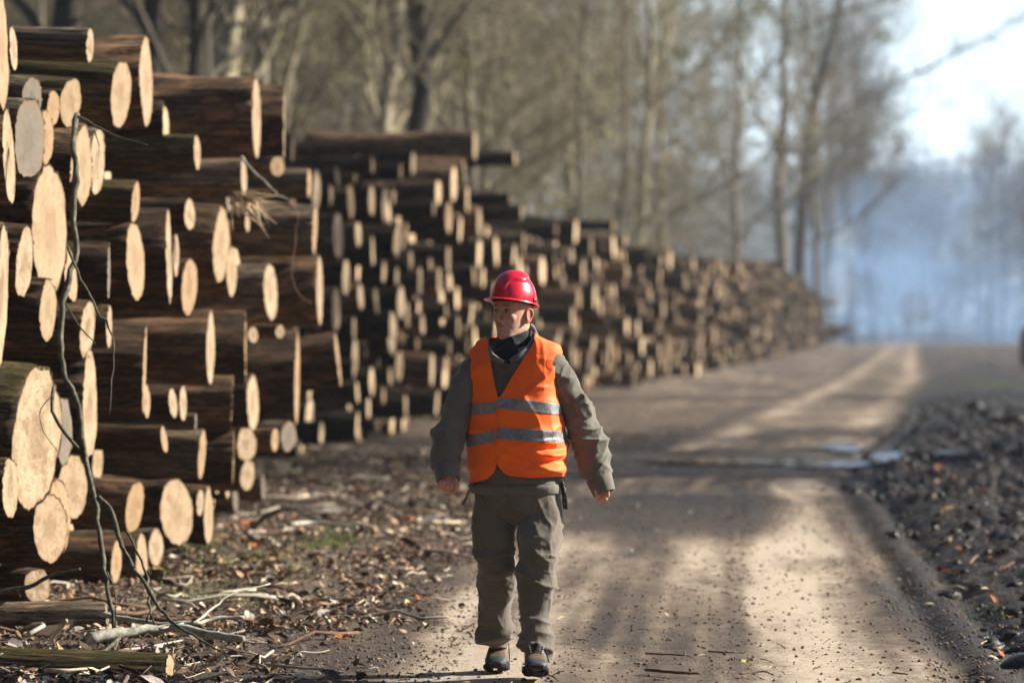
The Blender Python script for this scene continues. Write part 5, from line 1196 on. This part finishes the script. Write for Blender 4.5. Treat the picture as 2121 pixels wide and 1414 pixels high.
# crumbs and clods
def lumps(name, x, y, rg, R_, mat, label, cat, sub=0, sink=.3, jag=.16):
    bmm = bmesh.new(); bmesh.ops.create_icosphere(bmm, subdivisions=sub+1 if sub else 1, radius=1); bv = np.array([v.co[:] for v in bmm.verts]); bf = np.array([[v.index for v in f.verts] for f in bmm.faces]); bmm.free()
    n = len(x); r = (R_[0]+(R_[1]-R_[0])*rg.random(n)**2.5); m = len(bv); D_ = bv[None]*(1+rg.normal(0, jag, (n, m, 1)))*r[:, None, None]*np.stack([rg.uniform(.7, 1.3, n), rg.uniform(.7, 1.3, n), rg.uniform(.45, .9, n)], 1)[:, None, :]
    c = np.stack([x, y, gh(x, y)+r*sink], 1); V = (D_+c[:, None]).reshape(-1, 3); f = (bf[None]+(np.arange(n)*m)[:, None, None]).reshape(-1, 3)
    ob(name, npmesh(name, V, f, [mat], bool(sub)), None, label, cat, kind='stuff')
q = NT('clod_soil', .7, .35); v = q.coord(); nn = q.noise(v, 18, 5, .7); CLOD = q.fin(q.ramp(nn, [(.35, (.006, .005, .004)), (.58, (.022, .018, .015)), (.75, (.10, .085, .07))]), q.bump(q.noise(v, 60, 4), .8, .01), q.ramp(nn, [(.3, .2), (.6, .55)]))
x, y, rg = scatter(24000, (1.6, 13), (18, 85), lambda x, y, rg: sm(.45, 1.1, dl(x, y)+.4*fbm(x*.7, y*.4, seed=21))*(.3+.7*sm(-.2, .3, fbm(x*1.1, y*.7, seed=73))), 7)
lumps('mud_clods', x, y, rg, (.005, .06), CLOD, 'dark churned mud clods right of the road', 'mud', 1, .1, .13)
x, y, rg = scatter(450, (1.8, 11), (18, 70), lambda x, y, rg: .7*sm(.6, 1.3, dl(x, y)), 27)
lumps('mud_mounds', x, y, rg, (.07, .24), CLOD, 'low wet mounds of churned mud right of the road', 'mud', 1, -.15, .07)
q = NT('crumb_soil', .9, .2); v = q.coord(); CRMB = q.fin(q.ramp(q.noise(v, 14, 4, .7), [(.35, (.08, .06, .045)), (.6, (.18, .14, .105)), (.75, (.32, .26, .2))]))
x, y, rg = scatter(60000, (-3.2, 4), (14.6, 36), lambda x, y, rg: np.where(dl(x, y) < -1.9, .9, np.where(dl(x, y) > .3, .9, .22+.3*(np.exp(-((dl(x, y)+.56)/.1)**2)))), 8)
lumps('soil_crumbs', x, y, rg, (.002, .012), CRMB, 'dry soil crumbs and small clods on the road edge', 'soil', 0, .4)
# grass blades
def grass(name, n, spots, mat, label):
    rg = np.random.default_rng(31); V = []; c = []
    for (px, py, rx, ry, k) in spots:
        Z = 12408/(py-680); X0 = (px-1060.5)/F*Z
        c.append(np.stack([rg.normal(X0, rx, k), rg.normal(Z, ry, k)], 1))
    c = np.concatenate(c); n = len(c); z = gh(c[:, 0], c[:, 1]); a = rg.uniform(0, 2*PI, n); h = rg.uniform(.02, .09, n); w_ = .0022
    d = np.stack([np.cos(a), np.sin(a)], 1)*(h*rg.uniform(.2, .9, n))[:, None]; s_ = np.stack([-np.sin(a), np.cos(a)], 1)*w_
    for t, ww in ((0, 1), (.5, .9), (1, .15)):
        q_ = c+d*t*t; zz = z+h*t*(1-.25*t)
        V += [np.column_stack([q_-s_*ww, zz]), np.column_stack([q_+s_*ww, zz])]
    V = np.stack(V, 1).reshape(-1, 3); f = (np.array([[0, 1, 3, 2], [2, 3, 5, 4]])[None]+(np.arange(n)*6)[:, None, None]).reshape(-1, 4)
    ob(name, npmesh(name, V, f, [mat], False), None, label, 'grass', kind='stuff')
GR = plain('grass_blade', (.12, .17, .035), .6, .3, 30, .4)
grass('grass', 0, [(470, 1165, .18, .7, 380), (420, 1230, .15, .5, 260), (690, 1115, .12, .5, 800), (600, 1180, .2, .8, 150), (330, 1180, .1, .4, 150), (520, 1240, .2, .4, 160), (560, 960, .6, 2, 500), (2090, 800, .8, 5, 2500), (1930, 800, 1, 6, 900), (380, 1130, .2, .6, 800), (2050, 1260, .1, .3, 60)], GR, 'sparse green grass blades between the leaves')
# ---- branches
BG = NT('branch_bark', .85, .25); v = BG.coord(); BRG = BG.fin(BG.ramp(BG.noise(v, 25, 5, .7), [(.35, (.03, .028, .02)), (.55, (.09, .085, .055)), (.75, (.22, .2, .15))]), BG.bump(BG.noise(v, 80, 4), .6, .004))
BB = NT('branch_bark_birch', .8, .25); v = BB.coord(); BRB = BB.fin(BB.ramp(BB.noise(v, 14, 5, .7), [(.35, (.16, .15, .11)), (.55, (.38, .37, .31)), (.75, (.58, .57, .52))]), BB.bump(BB.noise(v, 60, 4), .6, .004))
def W3(p): return np.array(P(p[0], p[1], p[2]))
def smoothpts(pts, k=4):
    pts = np.array(pts, float); m = len(pts); out = []
    for t in np.linspace(0, m-1, (m-1)*k+1):
        i = min(int(t), m-2); u = t-i; g = [max(0, i-1), i, i+1, min(m-1, i+2)]; w_ = np.array([-.5*u+u*u-.5*u**3, 1-2.5*u*u+1.5*u**3, .5*u+2*u*u-1.5*u**3, -.5*u*u+.5*u**3]); out.append((pts[g]*w_[:, None]).sum(0))
    out = np.array(out); L = np.linalg.norm(out[-1]-out[0]); out[1:-1] += np.random.default_rng(int(abs(out[0][0])*999)).normal(0, 1, out[1:-1].shape)*min(.004, L*.004); return out
def branch(name, stems_, mat, label, cat='branch', group=None):
    """stems: list of (points px,py,Z ; r0 px ; r1 px); first is the main stem, the others are child shoots"""
    rg = np.random.default_rng(len(stems_)*7+int(stems_[0][0][0][0])); root = None
    base = W3(stems_[0][0][0])
    for i, (pts, r0, r1) in enumerate(stems_):
        pp = smoothpts([W3(p) for p in pts]); zz = np.mean([p[2] for p in pts]); rr = np.linspace(r0, r1, len(pp))*zz/F*rg.uniform(.9, 1.12, len(pp))
        b = MB(); b.tube(pp-base, rr, 8 if i == 0 else 6, jit=.05, rng=rg)
        me = b.mesh(name if i == 0 else 'shoot', [mat])
        if i == 0: root = ob(name, me, None, label, cat, group, loc=tuple(base))
        else: ob('shoot', me, root)
    return root
branch('hanging_branch', [([(160, 238, 21.0), (150, 300, 20.8), (158, 360, 20.7), (152, 440, 20.6), (160, 520, 20.5), (134, 600, 20.4), (126, 700, 20.3), (132, 770, 20.2), (160, 840, 20.1), (175, 930, 20.0), (195, 1030, 19.8), (208, 1120, 19.6), (220, 1200, 19.4), (236, 1290, 19.2), (238, 1330, 19.0), (226, 1372, 18.4)], 7, 4.5),
  ([(162, 242, 20.9), (200, 262, 20.8), (245, 283, 20.7), (305, 300, 20.6)], 3.5, 1.2), ([(196, 270, 20.7), (206, 305, 20.7)], 1.6, .8),
  ([(140, 510, 20.3), (168, 580, 20.2), (200, 640, 20.1), (232, 690, 20.1), (234, 760, 20.0), (226, 860, 19.9)], 3.2, 1.), ([(136, 628, 20.2), (160, 670, 20.1), (198, 712, 20.0)], 2.4, 1.2),
  ([(112, 800, 20.1), (108, 850, 20.0), (130, 890, 20.0), (168, 935, 20.0)], 4, 4), ([(105, 822, 19.9), (84, 850, 19.9), (88, 890, 19.9), (120, 935, 19.9)], 1.2, .8),
  ([(204, 1030, 19.7), (232, 1065, 19.6), (250, 1120, 19.5), (272, 1170, 19.4), (305, 1215, 19.2), (330, 1260, 19.0), (360, 1290, 18.8)], 6.5, 3.5), ([(360, 1290, 18.8), (400, 1315, 18.6), (458, 1348, 18.3)], 3, 1.6),
  ([(262, 1100, 19.5), (285, 1150, 19.4), (304, 1200, 19.3), (309, 1260, 19.1), (300, 1300, 18.9), (268, 1345, 18.6)], 2.5, 3), ([(310, 1268, 19.0), (325, 1300, 18.9), (345, 1330, 18.7), (370, 1358, 18.4)], 2.5, 1.2),
  ([(222, 1185, 19.3), (238, 1230, 19.2), (238, 1300, 19.0), (218, 1338, 18.9)], 1.8, 1.2), ([(250, 1318, 18.7), (216, 1352, 18.3), (200, 1385, 18.0), (190, 1430, 17.7)], 5, 4)], BRG, 'broken greenish branch hanging down the front of the near stack to the ground')
branch('ground_branch', [([(182, 1322, 18.6), (260, 1310, 18.7), (350, 1300, 18.8), (430, 1312, 18.7), (505, 1322, 18.6)], 13, 7), ([(330, 1302, 18.7), (380, 1290, 18.9)], 3, 1.5)], BRB, 'pale birch like branch lying on the litter in the left foreground, thickest one')
branch('ground_branch', [([(210, 1272, 19.6), (260, 1282, 19.5), (330, 1290, 19.4), (400, 1290, 19.4), (450, 1280, 19.5), (505, 1278, 19.5)], 6, 3.5), ([(400, 1290, 19.3), (445, 1255, 19.5), (480, 1230, 19.6), (560, 1208, 19.8)], 3, 1.5)], BRB, 'thin pale branch lying behind the thick birch like one')
branch('ground_branch', [([(0, 1225, 20.3), (60, 1215, 20.2), (110, 1190, 20.1), (165, 1178, 20.0)], 6, 2.5), ([(36, 1222, 20.2), (42, 1236, 20.1)], 2, 1)], BRG, 'dark bare branch crossing in front of the lowest pale sawn end')
branch('ground_branch', [([(520, 1092, 30), (560, 1065, 30), (600, 1052, 30), (640, 1068, 30), (700, 1090, 30)], 6, 2.5)], BRG, 'arched dark branch on the ground between near stack and worker')
branch('ground_branch', [([(600, 1085, 28), (660, 1082, 28.3), (740, 1092, 28)], 5, 3)], BRB, 'pale pinkish stick behind the patch of green grass')
branch('ground_branch', [([(106, 1322, 18.4), (124, 1300, 18.3), (137, 1285, 18.2)], 6, 5)], BRB, 'short pale broken stub leaning up from the bottom left log')
branch('hanging_strip', [([(490, 415, 26.5), (560, 420, 26.2), (611, 432, 26), (612, 480, 26), (604, 560, 26), (612, 600, 26), (645, 630, 26)], 1.8, 1.)], STK[1], 'thin bent bark strip dangling at the road end of the near stack', 'bark strip')
branch('hanging_strip', [([(500, 325, 26), (520, 350, 25.9), (548, 375, 25.8), (575, 402, 25.7)], 3.4, 1.2)], BRB, 'pale sliver sticking out of the long bent grey log', 'splinter')
# torn fibres at the end of the long log
rg = np.random.default_rng(4); b = MB(); base = W3((505, 410, 25.8))
for k in range(34):
    p0 = W3((rg.uniform(470, 520), rg.uniform(395, 420), 25.8)); d = np.array([rg.uniform(.1, 1.), rg.uniform(-.5, .1), rg.uniform(-.9, .1)]); d /= np.linalg.norm(d); l = rg.uniform(.08, .34); pts = [p0-base]
    for j in range(4): d = d+rg.normal(0, .2, 3)+[0, 0, -.05]; d /= np.linalg.norm(d); pts.append(pts[-1]+d*l/4)
    b.tube(pts, [.007, .006, .004, .003, .001], 4)
ob('torn_fibres', b.mesh('torn_fibres', [CH[0], STK[1]]), None, 'bundle of torn wood fibres hanging off the long bent grey log', 'wood fibres', loc=tuple(base))
for pts, w_, lb in [([(1336, 1386), (1380, 1390), (1420, 1393), (1451, 1393)], 3.5, 'knobbly dark stick on the pale road nearest to the worker'), ([(1337, 1352), (1375, 1354), (1419, 1356)], 2.2, 'short dark twig on the pale road above the knobbly stick'), ([(1467, 1348), (1500, 1350), (1524, 1350)], 2., 'small dark twig on the pale road right of the other twigs'), ([(1532, 1395), (1580, 1390), (1602, 1397)], 2., 'bent dark twig at the bottom of the road'), ([(1850, 1392), (1880, 1396)], 2., 'tiny twig near the right wheel track')]:
    branch('road_stick', [([(a, b_, 12408/(b_-680)*.998) for a, b_ in pts], w_, w_*.7)], STK[1], lb, 'stick')
def leaf(px, py, L, mat, label, up=.02):
    Z = 12408/(py-680); c = np.array([(px-1060.5)/F*Z, Z, float(gh((px-1060.5)/F*Z, Z))+up]); b = MB(); V = []; n = 12
    for i in range(n):
        t = i/n*2*PI; r = L*(.55+.25*abs(math.cos(2.5*t))); V.append([r*math.cos(t), r*.6*math.sin(t), .25*L*abs(math.cos(t))+.3*L*max(0, math.sin(t))])
    b.add([[0, 0, 0]]+V, [(0, i+1, (i+1) % n+1) for i in range(n)])
    o = ob('fallen_leaf', b.mesh('fallen_leaf', [mat], False), None, label, 'leaf', loc=tuple(c)); o.modifiers.new('t', 'SOLIDIFY').thickness = .001
leaf(708, 1322, .055, LV[2], 'single rust red oak leaf on the dirt left of the worker boots')
leaf(322, 1255, .09, LV[0], 'large dark reddish leaf standing between the thin shoots of the hanging branch', .05)
leaf(1545, 1367, .035, plain('leaf_yellow', (.45, .40, .08)), 'small yellow leaf on the pale road')
leaf(515, 1100, .09, LV[2], 'orange leaf below the bottom logs of the near stack', .1)
leaf(530, 1140, .08, LV[2], 'orange brown leaf on the ground just below the other orange one', .05)
# wooden splinter slab in the foreground
sp_ = MB(); Z = 12408/(1405-680); sp_.tube([P(400, 1408, Z), P(430, 1400, Z*1.004), P(470, 1392, Z*1.01)], [.012, .018, .003], 4)
ob('wood_splinter', sp_.mesh('wood_splinter', [CH[0]], False), None, 'bright split wood sliver right of the bottom left log', 'splinter')
# ---- tractor parked beyond the right picture edge: only its rear wheel shows
Zt = 150.; tx = (2150-1060.5)/F*Zt; e = ob('tractor', None, None, 'dark tractor at the right edge of the picture of which only a wheel shows', 'tractor', loc=(tx, Zt, float(gh(tx, Zt))))
TY = plain('tyre_rubber', (.012, .013, .018), .8, .2); TRB = plain('tractor_paint', (.03, .05, .09), .4, .5)
def wheel(x, y, r, w_):
    b = MB(); n = 40; prof = [(r*.55, -w_*.4), (r*.9, -w_*.5), (r, -w_*.4), (r, w_*.4), (r*.9, w_*.5), (r*.55, w_*.4)]
    V = [[px_, rr*math.cos(t), rr*math.sin(t)] for rr, px_ in prof for t in [i/n*2*PI for i in range(n)]]
    b.add(V, [(k*n+i, k*n+(i+1) % n, (k+1)*n+(i+1) % n, (k+1)*n+i) for k in range(5) for i in range(n)])
    for i in range(22):
        t = i/22*2*PI
        for s_ in (-1, 1): b.tube([[0, (r+.02)*math.cos(t), (r+.02)*math.sin(t)], [s_*w_*.45, (r+.01)*math.cos(t+.12), (r+.01)*math.sin(t+.12)]], .03, 4)
    o = ob('wheel', b.mesh('wheel', [TY], False), e); o.location = (x, y, r)
    b2 = MB(); b2.tube([[-w_*.3, 0, 0], [w_*.3, 0, 0]], r*.56, 24); ob('rim', b2.mesh('rim', [TRB]), o); return o
for x_, y_, r_, w__ in ((-.35, 0, .78, .5), (1.35, 0, .78, .5), (-.25, -2.3, .5, .35), (1.25, -2.3, .5, .35)): wheel(x_, y_, r_, w__)
def tbox(name, lo, hi, mat, bev=.06):
    bm2 = bmesh.new(); bmesh.ops.create_cube(bm2, size=1, matrix=Matrix.Translation([(a+b_)/2 for a, b_ in zip(lo, hi)]) @ Matrix.Diagonal([b_-a for a, b_ in zip(lo, hi)]+[1])); bmesh.ops.bevel(bm2, geom=bm2.edges[:], offset=bev, segments=3, affect='EDGES')
    me = bpy.data.meshes.new(name); bm2.to_mesh(me); bm2.free(); me.materials.append(mat); return ob(name, me, e)
tbox('bonnet', (.15, -2.9, .75), (.85, -.9, 1.45), TRB); tbox('chassis', (.2, -2.7, .45), (.8, .5, .85), TY); cb = tbox('cab', (.0, -.9, .9), (1., .6, 2.5), TRB); tbox('roof', (-.08, -1., 2.5), (1.08, .7, 2.62), TRB, .03)
gl = plain('cab_glass', (.03, .04, .05), .08, .6); bx_ = tbox('window', (.08, -.915, 1.5), (.92, -.902, 2.4), gl, .004)
